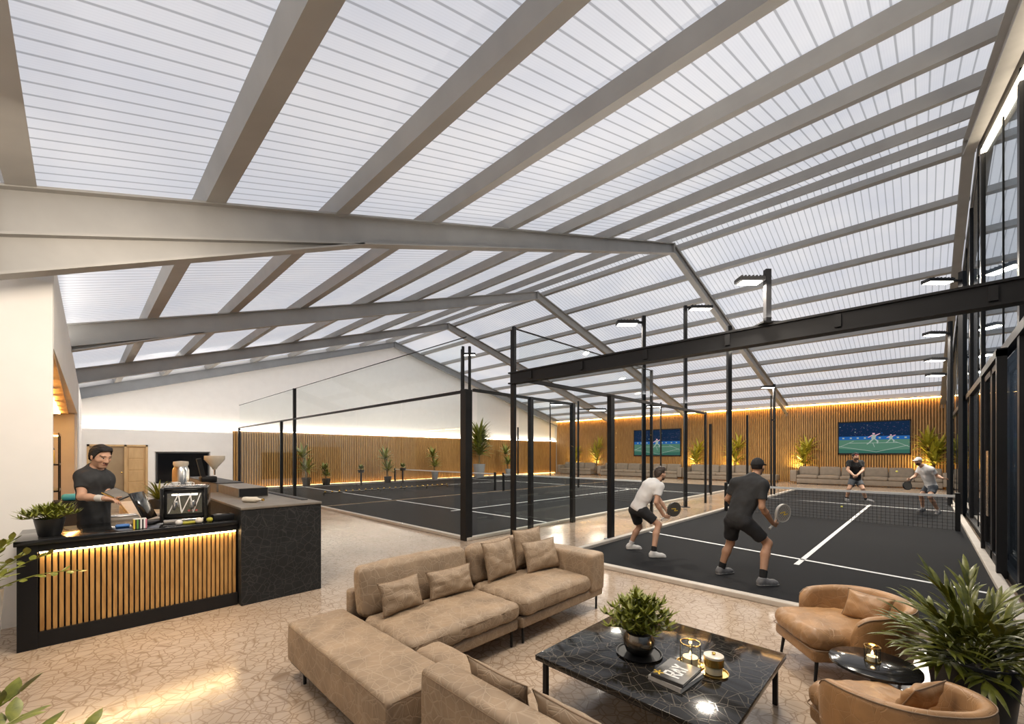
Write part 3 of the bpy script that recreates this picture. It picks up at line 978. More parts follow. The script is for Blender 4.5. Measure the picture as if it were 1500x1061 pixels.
# ================================================================== SOFT FURNITURE
def soft_box(x0, x1, y0, y1, z0, z1, r=0.05, crown=0.02, wrinkle=0.004, n=18, seed=0, belly=0.0):
    """upholstered block: rounded edges, crowned top, bulging sides, fine wrinkles"""
    c = Vector(((x0 + x1) / 2, (y0 + y1) / 2, (z0 + z1) / 2))
    s = Vector(((x1 - x0) / 2, (y1 - y0) / 2, (z1 - z0) / 2))
    r = min(r, min(s) * 0.95)
    vid = {}; vs = []; fs = []

    def lat(i, h):
        # denser lattice near the edges
        t = -1 + 2 * i / n
        inner = h - r
        if abs(t) <= 0.72: return t / 0.72 * inner
        return math.copysign(inner + (abs(t) - 0.72) / 0.28 * r, t)

    def vert(i, j, k):
        key = (i, j, k)
        if key in vid: return vid[key]
        p = Vector((lat(i, s.x), lat(j, s.y), lat(k, s.z)))
        q = Vector((max(-s.x + r, min(s.x - r, p.x)), max(-s.y + r, min(s.y - r, p.y)), max(-s.z + r, min(s.z - r, p.z))))
        d = p - q
        if d.length > 1e-9: d = d.normalized()
        p = q + d * r
        u, v, w = p.x / s.x, p.y / s.y, p.z / s.z
        if w > 0: p.z += crown * (1 - u * u) * (1 - v * v) * w
        if belly:
            p.x += math.copysign(belly, u) * (1 - w * w) * abs(u) ** 6
            p.y += math.copysign(belly, v) * (1 - w * w) * abs(v) ** 6
        if wrinkle:
            nz = mnoise.noise(Vector((p.x * 9 + seed * 7.1, p.y * 9, p.z * 2.2)))
            n2 = mnoise.noise(Vector((p.x * 26, p.y * 26 + seed * 3.3, p.z * 4)))
            gather = mnoise.noise(Vector((p.x * 38 + seed, p.y * 38, p.z * 3 + seed))) * max(0.0, 1 - abs(d.z) * 1.4)
            p += d * (nz * wrinkle + n2 * wrinkle * 0.5 + gather * wrinkle * 0.9)
        vid[key] = len(vs); vs.append(p + c)
        return vid[key]
    for ax in range(3):
        for side in (0, n):
            for a in range(n):
                for b2 in range(n):
                    def K(a_, b_):
                        q = [0, 0, 0]; q[ax] = side; q[(ax + 1) % 3] = a_; q[(ax + 2) % 3] = b_
                        return vert(*q)
                    f = (K(a, b2), K(a + 1, b2), K(a + 1, b2 + 1), K(a, b2 + 1))
                    fs.append(f if side else tuple(reversed(f)))
    return vs, fs


def pillow_mesh(w, h, t, n=22, seed=0):
    """scatter cushion lying in the XZ plane, thickness along Y, pointed corners and creases"""
    vs = []; fs = []
    idx = {}
    for s in (1, -1):
        for i in range(n + 1):
            for j in range(n + 1):
                u = -1 + 2 * i / n; v = -1 + 2 * j / n
                edge = i in (0, n) or j in (0, n)
                if edge and s == -1:
                    idx[(s, i, j)] = idx[(1, i, j)]; continue
                pinch = 0.10
                x = w / 2 * u * (1 - pinch * (1 - v * v) * abs(u) ** 3)
                z = h / 2 * v * (1 - pinch * (1 - u * u) * abs(v) ** 3)
                th = ((1 - abs(u) ** 2.4) * (1 - abs(v) ** 2.4)) ** 0.55 if not edge else 0
                cr = mnoise.noise(Vector((u * 2.3 + seed * 5.7, v * 2.3, s * 3))) * 0.26
                rad = mnoise.noise(Vector((math.atan2(v, u) * 3.2 + seed, 1.7, s))) * 0.14 * (u * u + v * v) * 1.8
                y = s * t / 2 * th * (1 + cr + rad)
                idx[(s, i, j)] = len(vs); vs.append((x, y, z))
        for i in range(n):
            for j in range(n):
                q = (idx[(s, i, j)], idx[(s, i + 1, j)], idx[(s, i + 1, j + 1)], idx[(s, i, j + 1)])
                fs.append(q if s == -1 else tuple(reversed(q)))
    return vs, fs


def cushion(label, loc, w, h, t, rz, tilt, mat, seed, roll=0.0, group=None):
    o = thing('throw_pillow', label, 'cushion', loc, rz, group)
    vs, fs = pillow_mesh(w, h, t, seed=seed)
    R = Matrix.Rotation(tilt, 4, 'X') @ Matrix.Rotation(roll, 4, 'Y') @ Matrix.Translation((0, 0, h / 2))
    MB().add(vs, fs, 0, R).build('cover', mat, o, smooth=180)
    n = 40; pts = []
    for k in range(n + 1):
        a = k / n * 4
        e_ = int(min(a, 3.9999)); f = a - e_
        u, v = [(-1 + 2 * f, -1), (1, -1 + 2 * f), (1 - 2 * f, 1), (-1, 1 - 2 * f)][e_]
        x = w / 2 * u * (1 - 0.10 * (1 - v * v) * abs(u) ** 3); z = h / 2 * v * (1 - 0.10 * (1 - u * u) * abs(v) ** 3)
        pts.append((x, 0, z))
    MB().tube(pts, 0.004, 6, 0, False, R).build('piping', M['piping'], o, smooth=60)
    return o


def seam(b, x0, x1, y0, y1, z, r=0.004):
    c = 0.035
    b.tube([(x0 + c, y0, z), (x1 - c, y0, z), (x1, y0 + c, z), (x1, y1 - c, z), (x1 - c, y1, z), (x0 + c, y1, z), (x0, y1 - c, z), (x0, y0 + c, z), (x0 + c, y0, z)], r, 6, 0, False)


def legs(o, pts, h, r=0.013):
    for x, y in pts:
        MB().tube([(x, y, 0), (x, y, h)], r, 10).build('leg', M['black'], o, smooth=40)


SF = M['sofa']
# middle sofa unit, back along the court side
s1 = thing('sofa_unit', 'armless taupe sofa unit with two flat pillows, between ottoman and armed unit', 'sofa', (1.72, 2.74, 0), group='modular lounge sofa')
MB().rbox(0.0, 1.21, 0.02, 1.02, 0.17, 0.275, 0.025, 3).build('base', SF, s1, smooth=50)
v, f = soft_box(0.005, 1.205, 0.0, 0.74, 0.275, 0.44, 0.055, 0.022, 0.009, 60, 1, 0.012)
so = MB().add(v, f).build('seat_cushion', SF, s1, smooth=180)
b = MB(); seam(b, 0.0, 1.21, -0.006, 0.74, 0.395); b.build('piping', M['piping'], so, smooth=60)
MB().rbox(-0.02, 1.21, 0.93, 1.04, 0.17, 0.62, 0.03, 3).build('back_frame', SF, s1, smooth=50)
v, f = soft_box(0.01, 1.2, -0.09, 0.09, 0.0, 0.45, 0.06, 0.02, 0.010, 40, 2, 0.01)
MB().add(v, f, 0, Matrix.Translation((0, 0.80, 0.40)) @ Matrix.Rotation(-0.20, 4, 'X')).build('back_cushion', SF, s1, smooth=180)
legs(s1, ((1.17, 0.08), (1.17, 0.95), (0.06, 0.95), (0.06, 0.08)), 0.18)

# right-hand unit with an arm
s2 = thing('sofa_unit', 'taupe sofa unit with square arm at its right end beside the court', 'sofa', (2.96, 2.72, 0), group='modular lounge sofa')
MB().rbox(0.0, 1.42, 0.02, 1.02, 0.17, 0.275, 0.025, 3).build('base', SF, s2, smooth=50)
v, f = soft_box(0.01, 1.13, 0.0, 0.76, 0.275, 0.46, 0.06, 0.025, 0.009, 60, 3, 0.014)
so = MB().add(v, f).build('seat_cushion', SF, s2, smooth=180)
b = MB(); seam(b, 0.005, 1.135, -0.007, 0.76, 0.41); b.build('piping', M['piping'], so, smooth=60)
v, f = soft_box(1.14, 1.42, 0.0, 1.03, 0.24, 0.68, 0.035, 0.01, 0.004, 18, 4, 0.006)
MB().add(v, f).build('arm', SF, s2, smooth=180)
MB().rbox(0.0, 1.14, 0.93, 1.03, 0.17, 0.62, 0.03, 3).build('back_frame', SF, s2, smooth=50)
v, f = soft_box(0.02, 1.12, -0.08, 0.08, 0.0, 0.42, 0.07, 0.02, 0.006, 20, 5, 0.01)
MB().add(v, f, 0, Matrix.Translation((0, 0.82, 0.42)) @ Matrix.Rotation(-0.18, 4, 'X')).build('back_cushion', SF, s2, smooth=180)
legs(s2, ((0.07, 0.08), (1.36, 0.08), (1.36, 0.95), (0.07, 0.95)), 0.18)

# long ottoman
s3 = thing('ottoman', 'long backless taupe ottoman block at the left end of the sofa', 'ottoman', (1.21, 2.16, 0), group='modular lounge sofa')
v, f = soft_box(0.0, 0.475, 0.0, 1.63, 0.13, 0.45, 0.03, 0.006, 0.003, 24, 6, 0.004)
so = MB().add(v, f).build('upholstery', SF, s3, smooth=180)
b = MB(); seam(b, 0.0, 0.475, 0.0, 1.63, 0.428, 0.003); b.build('piping', M['piping'], so, smooth=60)
MB().rbox(0.02, 0.455, 0.02, 1.61, 0.11, 0.14, 0.008, 2).build('base', M['black_matt'], s3, smooth=50)
legs(s3, ((0.06, 0.10), (0.41, 0.10), (0.06, 1.40), (0.41, 1.40)), 0.12)

# near sofa unit, back towards the left
s4 = thing('sofa_unit', 'nearest taupe sofa unit, low back with two leaning pillows, cut by the frame', 'sofa', (1.34, 0.15, 0), group='modular lounge sofa')
MB().rbox(0.0, 0.60, 0.0, 1.97, 0.15, 0.27, 0.02, 3).build('base', SF, s4, smooth=50)
v, f = soft_box(0.365, 0.60, 1.55, 2.52, 0.24, 0.43, 0.05, 0.012, 0.005, 20, 7, 0.006)
v2, f2 = soft_box(0.16, 0.60, 0.02, 1.545, 0.26, 0.43, 0.05, 0.018, 0.005, 24, 8, 0.006)
MB().add(v, f).build('seat_cushion', SF, s4, smooth=180)
MB().add(v2, f2).build('seat_cushion', SF, s4, smooth=180)
v, f = soft_box(-0.01, 0.165, 0.0, 1.86, 0.15, 0.655, 0.03, 0.006, 0.003, 24, 9, 0.004)
so = MB().add(v, f).build('back', SF, s4, smooth=180)
b = MB(); seam(b, -0.012, 0.167, -0.002, 1.862, 0.632, 0.003); b.build('piping', M['piping'], so, smooth=60)
legs(s4, ((0.06, 0.08), (0.54, 0.08), (0.06, 1.88), (0.54, 1.88)), 0.16)

# scatter cushions
cushion('flat taupe pillow at the left end of the armless sofa unit', (2.02, 3.30, 0.452), 0.44, 0.29, 0.13, 0.10, -0.32, SF, 11)
cushion('long taupe pillow at the right end of the armless sofa unit', (2.58, 3.32, 0.455), 0.54, 0.27, 0.13, -0.03, -0.30, SF, 12)
cushion('square taupe pillow at the left of the armed sofa unit', (3.28, 3.33, 0.475), 0.48, 0.42, 0.15, 0.08, -0.26, SF, 13)
cushion('taupe pillow showing highest, behind another one next to the square sofa arm', (3.86, 3.44, 0.50), 0.50, 0.44, 0.13, 0.0, -0.16, SF, 14)
cushion('front taupe pillow next to the square sofa arm', (3.84, 3.20, 0.478), 0.54, 0.36, 0.15, -0.10, -0.34, SF, 15)
cushion('taupe pillow farther up the low back of the nearest sofa unit', (1.60, 1.62, 0.445), 0.46, 0.27, 0.10, PI / 2, -0.24, SF, 16)
cushion('taupe pillow nearer the frame edge on the nearest sofa unit', (1.61, 1.13, 0.445), 0.46, 0.27, 0.11, PI / 2, -0.26, SF, 17)

# ------------------------------------------------------------------ coffee table
t = thing('coffee_table', 'low square coffee table with a black veined marble top', 'table', (2.99, 1.38, 0))
MB().rbox(-0.65, 0.65, -0.66, 0.66, 0.335, 0.375, 0.004, 2).build('tabletop', M['marble'], t, smooth=50)
for a, c in (((-0.6, -0.6), (0.6, -0.6)), ((0.6, -0.6), (0.6, 0.6)), ((0.6, 0.6), (-0.6, 0.6)), ((-0.6, 0.6), (-0.6, -0.6))):
    MB().bar((a[0], a[1], 0.322), (c[0], c[1], 0.322), 0.03, 0.026).build('apron', M['black'], t)
for x in (-0.6, 0.6):
    for y in (-0.6, 0.6):
        MB().box(x - 0.016, x + 0.016, y - 0.016, y + 0.016, 0, 0.335).build('leg', M['black'], t)
TT = 0.3755


# ------------------------------------------------------------------ tub armchairs
def armchair(label, loc, facing, scale, seed):
    """tub chair facing +X in its own frame"""
    t = thing('armchair', label, 'armchair', loc, facing, 'tub armchairs')
    L = M['leather']
    # tub shell: swept wall round the back
    n = 44; R0 = 0.40; th = 0.085
    vs = []; fs = []
    prof_n = 14
    amax = math.radians(118)
    for i in range(n + 1):
        s = -1 + 2 * i / n
        a = PI + s * amax
        ca, sa = math.cos(a), math.sin(a)
        # squarish plan
        k = 1.0 / max(0.001, (abs(ca) ** 2.6 + abs(sa) ** 2.6) ** (1 / 2.6))
        k = 0.5 + 0.5 * k
        hgt = 0.635 - 0.075 * abs(s) ** 2.2
        if abs(s) > 0.84: hgt -= 0.14 * (1 - math.sqrt(max(0.0, 1 - ((abs(s) - 0.84) / 0.16) ** 2)))
        z0 = 0.17
        endt = 1.0 if abs(s) < 0.94 else max(0.25, math.sqrt(max(0.0, 1 - ((abs(s) - 0.94) / 0.06) ** 2)))
        for j in range(prof_n):
            # closed cross-section: outside up, rolled top, inside down
            if j < 5:
                z = z0 + (hgt - 0.04 - z0) * j / 4; off = th * 0.5 * endt
                bulge = 0.018 * math.sin(PI * j / 4)
            elif j < 9:
                aa = (j - 4) / 5 * PI
                z = hgt - 0.04 + 0.04 * math.sin(aa); off = th * 0.5 * math.cos(aa) * endt; bulge = 0
            else:
                z = hgt - 0.04 - (hgt - 0.04 - z0) * (j - 9) / 4; off = -th * 0.5 * endt
                bulge = -0.012 * math.sin(PI * (j - 9) / 4)
            taper = 1.0 - 0.10 * (1 - (z - z0) / (hgt - z0))
            r = R0 * k * taper + off + bulge
            nz = mnoise.noise(Vector((ca * 4 + seed, sa * 4, z * 5))) * 0.004
            vs.append(((r + nz) * ca, (r + nz) * sa * 0.97, z))
    for i in range(n):
        for j in range(prof_n):
            a_, b_ = i * prof_n + j, i * prof_n + (j + 1) % prof_n
            fs.append((a_, a_ + prof_n, b_ + prof_n, b_))
    fs.append(tuple(range(prof_n))); fs.append(tuple(reversed(range(n * prof_n, (n + 1) * prof_n))))
    sh = MB().add(vs, fs).build('tub_back', L, t, smooth=70)
    pts = []
    for i in range(1, n):
        p = Vector(vs[i * prof_n + 5]); pts.append(p + Vector((0, 0, 0.004)))
    MB().tube(pts, 0.005, 6, 0, False).build('piping', M['piping'], sh, smooth=60)
    v, f = soft_box(-0.30, 0.47, -0.315, 0.315, 0.26, 0.42, 0.07, 0.03, 0.009, 48, seed, 0.015)
    # round the plan a little and tuft the middle
    vv = []
    for p in v:
        p = Vector(p)
        w = 1 - 0.10 * max(0, (abs(p.y) / 0.32)) ** 3
        x = p.x * w
        for (tx, ty) in ((0.18, 0.12), (0.18, -0.12), (-0.05, 0.0)):
            d = math.hypot(p.x - tx, p.y - ty)
            if p.z > 0.36: p.z -= 0.014 * math.exp(-(d / 0.06) ** 2)
        vv.append((x, p.y, p.z))
    so = MB().add(vv, f).build('seat_cushion', L, t, smooth=180)
    b = MB(); seam(b, -0.27, 0.455, -0.32, 0.32, 0.275, 0.005); b.build('piping', M['piping'], so, smooth=60)
    MB().rbox(-0.28, 0.44, -0.30, 0.30, 0.165, 0.27, 0.03, 3).build('base', L, t, smooth=50)
    for x, y in ((0.40, 0.26), (0.40, -0.26), (-0.26, 0.22), (-0.26, -0.22)):
        MB().tube([(x, y, 0), (x * 0.95, y * 0.95, 0.18)], [0.011, 0.015], 10).build('leg', M['black'], t, smooth=40)
    return t


ch1 = armchair('caramel tub armchair facing the coffee table beside the court', (4.62, 0.47, 0), math.atan2(0.79, -0.62), 1, 1)
A2 = math.radians(42)
ch2 = armchair('caramel tub armchair seen from behind, nearest the frame edge', (3.15, 0.10, 0), A2, 1, 2)
ch2.scale = (0.82, 0.82, 0.98)
cushion('small caramel pillow in the armchair beside the court', (4.62, 0.36, 0.43), 0.34, 0.25, 0.11, math.atan2(0.79, -0.62) - PI / 2 + 0.5, 0.45, M['leather'], 21)
cushion('small caramel pillow in the armchair seen from behind', (3.21, 0.06, 0.43), 0.28, 0.21, 0.10, A2 - PI / 2 + 0.4, 0.5, M['leather'], 22)

# round side table
t = thing('side_table', 'round black side table between the two caramel armchairs', 'table', (3.745, 0.235, 0))
MB().lathe([(0.0, 0.415), (0.232, 0.415), (0.245, 0.420), (0.245, 0.436), (0.24, 0.440), (0.0, 0.440)], 56).build('tabletop', M['black_gloss'], t, smooth=40)
MB().tube([(0, 0, 0.01), (0, 0, 0.42)], 0.022, 16).build('column', M['black'], t, smooth=40)
MB().lathe([(0.0, 0), (0.16, 0), (0.16, 0.008), (0.03, 0.018), (0, 0.018)], 40).build('base', M['black'], t, smooth=40)


def candle(name, label, loc, r, h, mats, kind='glass'):
    t = thing(name, label, 'candle', loc)
    if kind == 'cage':
        MB().lathe([(0.0, 0.004), (r - 0.012, 0.004), (r - 0.012, h * 0.34), (0.0, h * 0.34)], 28).build('wax', M['wax'], t, smooth=40)
        MB().lathe([(0.0, 0), (r, 0), (r, h), (r - 0.003, h), (r - 0.003, 0.004), (0, 0.004)], 32).build('glass', M['glass'], t, smooth=40)
        for z in (0.0, h - 0.006):
            MB().lathe([(r, z), (r + 0.004, z), (r + 0.004, z + 0.008), (r, z + 0.008)], 32).build('ring', M['brass'], t, smooth=40)
        for k in range(4):
            a = k * PI / 2 + 0.5
            MB().tube([(math.cos(a) * (r + 0.003), math.sin(a) * (r + 0.003), 0), (math.cos(a) * (r + 0.003), math.sin(a) * (r + 0.003), h)], 0.003, 6).build('upright', M['black'], t)
        z = h * 0.34
    else:
        MB().lathe([(0.0, 0), (r, 0), (r + 0.003, h * 0.5), (r, h), (r - 0.004, h), (r - 0.004, h * 0.62), (0, h * 0.62)], 32).build('cup', mats, t, smooth=40)
        MB().lathe([(0.0, h * 0.60), (r - 0.006, h * 0.60), (r - 0.006, h * 0.72), (0, h * 0.72)], 28).build('wax', M['wax'], t, smooth=40)
        z = h * 0.72
    MB().tube([(0, 0, z), (0, 0, z + 0.012)], 0.0015, 6).build('wick', M['black'], t)
    MB().lathe([(0.0, 0), (0.006, 0.006), (0.007, 0.012), (0.003, 0.024), (0.0, 0.032)], 10, 0, (0, 0, z + 0.008)).build('flame', M['flame'], t, smooth=60)
    d = bpy.data.lights.new('candle_light', 'POINT'); d.energy = 0.45; d.color = (1, 0.6, 0.25); d.shadow_soft_size = 0.012
    o = bpy.data.objects.new('candle_light', d); COL.objects.link(o); o.parent = t; o.location = (0, 0, z + 0.05)
    return t


candle('candle', 'lit candle in a gold rimmed glass on the round side table', (3.765, 0.245, 0.4405), 0.042, 0.10, M['glass'], 'cage')
p1 = (2.985, 1.165); p2 = (2.975, 1.005)
tr = thing('tray', 'figure eight brass tray under the two candle glasses on the marble table', 'tray', (2.98, 1.085, TT))
b = MB()
for q in (p1, p2):
    b.lathe([(0.0, 0), (0.088, 0), (0.092, 0.012), (0.088, 0.012), (0.085, 0.004), (0, 0.004)], 40, 0, (q[0] - 2.98, q[1] - 1.085, 0))
b.build('dish', M['brass'], tr, smooth=40)
candle('candle', 'tall candle glass with thin black uprights on the brass tray', (p1[0], p1[1], TT + 0.0045), 0.062, 0.15, None, 'cage')
t = thing('candle_jar', 'squat lidded glass jar with a brass band on the brass tray', 'jar', (p2[0], p2[1], TT + 0.0045))
MB().lathe([(0.0, 0), (0.057, 0), (0.060, 0.008), (0.060, 0.10), (0.057, 0.10), (0.057, 0.004), (0, 0.004)], 36).build('glass', M['glass'], t, smooth=40)
MB().lathe([(0.0, 0.004), (0.054, 0.004), (0.054, 0.045), (0.0, 0.045)], 28).build('wax', M['wax'], t, smooth=40)
MB().lathe([(0.0605, 0.055), (0.063, 0.055), (0.063, 0.105), (0.0605, 0.105)], 36).build('brass_band', M['brass'], t, smooth=40)
lid = MB().lathe([(0.0, 0.105), (0.062, 0.105), (0.062, 0.118), (0.05, 0.122), (0, 0.122)], 36).build('lid', M['ceramic'], t, smooth=40)
MB().lathe([(0.0, 0.122), (0.010, 0.122), (0.013, 0.134), (0, 0.14)], 14).build('knob', M['brass'], lid, smooth=60)

# two books
for (nm, lab, z, w, d, h, rz, cm) in (('book', 'lower pale book under the dark one on the marble table', TT + 0.0005, 0.30, 0.225, 0.026, -0.10, M['cover_pale']),
                                      ('book', 'upper dark book with pale lettering on the marble table', TT + 0.0275, 0.285, 0.21, 0.022, -0.02, M['cover'])):
    t = thing(nm, lab, 'book', (2.74, 1.16, z), rz)
    MB().box(-w / 2 + 0.004, w / 2 - 0.003, -d / 2 + 0.004, d / 2 - 0.004, 0.003, h - 0.003).build('pages', M['paper'], t)
    b = MB(); b.box(-w / 2, w / 2, -d / 2, d / 2, 0, 0.003); b.box(-w / 2, w / 2, -d / 2, d / 2, h - 0.003, h); b.box(-w / 2 - 0.001, -w / 2 + 0.004, -d / 2, d / 2, 0, h)
    co = b.build('cover', cm, t)
    if 'upper' in lab:
        b = MB()
        z = h + 0.0004

        def bar_(ax, ay, bx, by, w_=0.016):
            b.bar((ax, ay, z), (bx, by, z), w_, 0.0006)
        # pale display letters R A Y along the cover, read from the sofa side
        def L_(u, v): return (-0.085 + u, -0.055 + v)
        for seg in (((0, 0), (0, .10)), ((0, .10), (.045, .10)), ((.045, .10), (.045, .055)), ((.045, .055), (0, .05)), ((.015, .05), (.05, 0)),
                    ((.062, 0), (.085, .10)), ((.085, .10), (.11, 0)), ((.07, .035), (.102, .035)),
                    ((.115, .10), (.138, .05)), ((.162, .10), (.138, .05)), ((.138, .05), (.138, 0))):
            p, q = L_(*seg[0]), L_(*seg[1]); bar_(p[0], p[1], q[0], q[1])
        b.build('lettering', M['tape'], co)
        b = MB()
        for k in range(5):
            a = k * 2 * PI / 5
            b.bar((-0.10, 0.075, z), (-0.10 + 0.03 * math.cos(a), 0.075 + 0.035 * math.sin(a), z), 0.01, 0.0006)
        b.build('star_mark', M['yellow'], co)


# ------------------------------------------------------------------ sofas along the screen wall
def long_sofa(label, y0, nseat, wseat, arms, x=31.05, group='sofas along the screen wall'):
    W = nseat * wseat
    t = thing('sofa', label, 'sofa', (x, y0 + W / 2, 0), 0, group)
    S = M['sofa_far']
    MB().rbox(0, 1.0, -W / 2, W / 2, 0.04, 0.34, 0.03, 2).build('base', S, t, smooth=50)
    MB().rbox(0.82, 1.02, -W / 2, W / 2, 0.04, 0.80, 0.04, 2).build('back_frame', S, t, smooth=50)
    for k in range(nseat):
        a = -W / 2 + k * wseat
        v, f = soft_box(-0.02, 0.74, a + 0.01, a + wseat - 0.01, 0.34, 0.54, 0.06, 0.03, 0.006, 10, k, 0.01)
        MB().add(v, f).build('seat_cushion', S, t, smooth=180)
        v, f = soft_box(-0.10, 0.10, a + 0.02, a + wseat - 0.02, 0.0, 0.56, 0.08, 0.02, 0.01, 10, k + 40, 0.01)
        MB().add(v, f, 0, Matrix.Translation((0.74, 0, 0.50)) @ Matrix.Rotation(0.14, 4, 'Y')).build('back_cushion', S, t, smooth=180)
    for s in arms:
        ya = s * W / 2
        MB().rbox(-0.02, 1.02, min(ya, ya + s * 0.34), max(ya, ya + s * 0.34), 0.12, 0.84, 0.05, 3).build('arm', S, t, smooth=50)
    for k in range(nseat + 1):
        y = max(-W / 2 + 0.06, min(W / 2 - 0.06, -W / 2 + k * wseat))
        MB().tube([(0.06, y, 0), (0.06, y, 0.13)], 0.03, 8).build('leg', M['black'], t)
    return t


long_sofa('long grey brown sofa under the wide screen behind the two far players', -0.75, 6, 1.06, (-1, 1))
long_sofa('short grey brown sofa between the two screens, behind the man in the dark cap', 8.35, 4, 1.0, (1,))
long_sofa('long grey brown sofa under the screen near the far corner', 13.1, 6, 1.1, (-1, 1))
long_sofa('last grey brown sofa in the corner of the slatted walls', 20.7, 3, 1.1, (1,))
o = thing('ottoman', 'low grey brown ottoman at the open end of the short wall sofa', 'ottoman', (31.1, 7.45, 0), 0, 'sofas along the screen wall')
v, f = soft_box(0, 0.9, -0.75, 0.75, 0.12, 0.50, 0.06, 0.02, 0.006, 10, 3)
MB().add(v, f).build('upholstery', M['sofa_far'], o, smooth=180)
for x in (0.08, 0.82):
    for y in (-0.66, 0.66):
        MB().tube([(x, y, 0), (x, y, 0.13)], 0.03, 8).build('leg', M['black'], o)

# ================================================================== RECEPTION COUNTER
CX0, CX1, CY0, CY1 = -0.40, 1.36, 6.02, 6.90
ct = thing('reception_counter', 'long black bar counter with a lit slatted timber front', 'counter', (CX0, CY0, 0))


def C_(b, name, mats, parent=None, **k):
    b.v = [(x - CX0, y - CY0, z) for x, y, z in b.v]
    return b.build(name, mats, parent or ct, **k)


C_(MB().rbox(CX0 - 0.02, CX1, CY0 - 0.03, CY1, 0.985, 1.035, 0.006, 2), 'worktop', M['black_gloss'], smooth=50)
C_(MB().box(CX0, CX0 + 0.13, CY0 - 0.01, CY1 - 0.02, 0, 0.985), 'end_panel', M['black'])
C_(MB().box(CX0 + 0.13, CX1, CY0 - 0.005, CY0 + 0.10, 0.915, 0.985), 'fascia', M['black'])
C_(MB().box(CX0 + 0.13, CX1, CY0, CY0 + 0.12, 0, 0.15), 'plinth', M['black'])
C_(MB().box(CX0 + 0.13, CX1, CY0 + 0.085, CY0 + 0.12, 0.15, 0.915), 'back_panel', M['black_matt'])
b = MB()
n = 38
for k in range(n):
    x = CX0 + 0.135 + (k + 0.5) * (CX1 - CX0 - 0.14) / n
    b.box(x - 0.0145, x + 0.0145, CY0 + 0.035, CY0 + 0.086, 0.15, 0.912)
C_(b, 'slat_front', mk_wood('counter_slats', (0.30, 0.145, 0.04), (0.56, 0.32, 0.11), (9, 9, 1.2)))
C_(MB().box(CX0 + 0.14, CX1 - 0.02, CY0 + 0.008, CY0 + 0.022, 0.902, 0.914), 'light_strip', emit('counter_led', (1.0, 0.70, 0.34), 80.0))
C_(MB().box(CX0 + 0.13, CX1, CY1 - 0.06, CY1 - 0.03, 0, 0.985), 'rear_panel', M['black_matt'])

bk = thing('counter_block', 'tall etched black counter block with a flat grey top', 'counter', (1.375, 5.92, 0))
MB().box(0, 0.95, 0, 2.70, 0, 1.165).build('carcass', M['block'], bk, bevel=0.004)
MB().rbox(-0.005, 0.955, -0.01, 2.71, 1.165, 1.195, 0.004, 2).build('worktop', M['ledge'], bk, smooth=50)
MB().box(0.82, 0.90, 0.35, 2.6, 1.195, 1.205).build('cable_slot', M['black_matt'], bk)
rc = thing('return_counter', 'long grey topped counter running back from the etched block', 'counter', (1.40, 8.66, 0))
MB().box(0, 0.92, 0, 3.2, 0, 1.10).build('carcass', M['black'], rc)
MB().rbox(-0.01, 0.93, 0.0, 3.2, 1.10, 1.135, 0.004, 2).build('worktop', M['ledge'], rc, smooth=50)
MB().box(-0.02, 0.0, 0.1, 3.1, 0.55, 1.10).build('front_panel', M['stone_top'], rc)
lg = thing('counter_shelf', 'long grey box shelf resting on the back of the counter block', 'shelf', (1.66, 7.30, 1.197))
MB().box(0, 0.40, 0, 1.28, 0, 0.135).build('box_body', M['ledge'], lg, bevel=0.003)
MB().box(0.01, 0.39, -0.004, 0.0, 0.008, 0.127).build('end_panel', M['black'], lg)
lg2 = thing('counter_shelf', 'far grey box shelf continuing towards the television', 'shelf', (1.66, 8.72, 1.137))
MB().box(0, 0.40, 0, 2.9, 0, 0.195).build('box_body', M['ledge'], lg2, bevel=0.003)
MB().box(-0.01, 0.41, 0, 2.9, 0.195, 0.205).build('top_board', M['black'], lg2)

# rear work bench behind the barman
wb_ = thing('work_bench', 'pale topped work bench behind the barman', 'bench', (0.55, 8.6, 0))
MB().rbox(0, 0.78, 0, 2.6, 0.88, 0.92, 0.005, 2).build('worktop', M['stone_top'], wb_, smooth=50)
MB().box(0.03, 0.75, 0.03, 2.57, 0.0, 0.88).build('carcass', M['white_wall'], wb_)
for k in range(3):
    MB().box(0.0, 0.03, 0.06 + k * 0.85, 0.84 + k * 0.85, 0.06, 0.85).build('door', M['stone_top'], wb_)

ZC = 1.036
# coffee machine
cm = thing('coffee_machine', 'black and chrome coffee machine with a lit grille on the counter', 'coffee machine', (0.92, 6.42, ZC), -0.25)
MB().rbox(-0.20, 0.20, -0.16, 0.18, 0.06, 0.40, 0.02, 3).build('body', M['black'], cm, smooth=50)
MB().rbox(-0.22, 0.22, -0.18, 0.19, 0.385, 0.42, 0.012, 2).build('top', M['black_gloss'], cm, smooth=50)
for s in (-1, 1):
    MB().rbox(s * 0.205 - 0.018, s * 0.205 + 0.018, -0.24, 0.19, 0.02, 0.42, 0.012, 2).build('side_panel', M['black_gloss'], cm, smooth=50)
pl = MB().box(-0.165, 0.165, -0.168, -0.16, 0.11, 0.35).build('front_plate', M['chrome'], cm)
for k, (x0, x1) in enumerate(((-0.15, -0.06), (-0.03, -0.06), (-0.03, 0.06), (0.08, 0.05), (0.08, 0.15))):
    MB().bar((x0, -0.178, 0.12), (x1, -0.178, 0.34), 0.01, 0.012, up=(0, 1, 0)).build('grille_bar', M['tape'], pl)
MB().box(-0.12, 0.12, -0.182, -0.172, 0.325, 0.34).build('lamp', emit('machine_lamp', (1, 0.88, 0.7), 9.0), pl)
for k in range(3):
    MB().lathe([(0, 0), (0.011, 0), (0.011, 0.012), (0, 0.012)], 12, 0, (0, 0, 0), Matrix.Translation((0.04 + k * 0.035, -0.169, 0.14)) @ Matrix.Rotation(PI / 2, 4, 'X')).build('button', M['red'], pl)
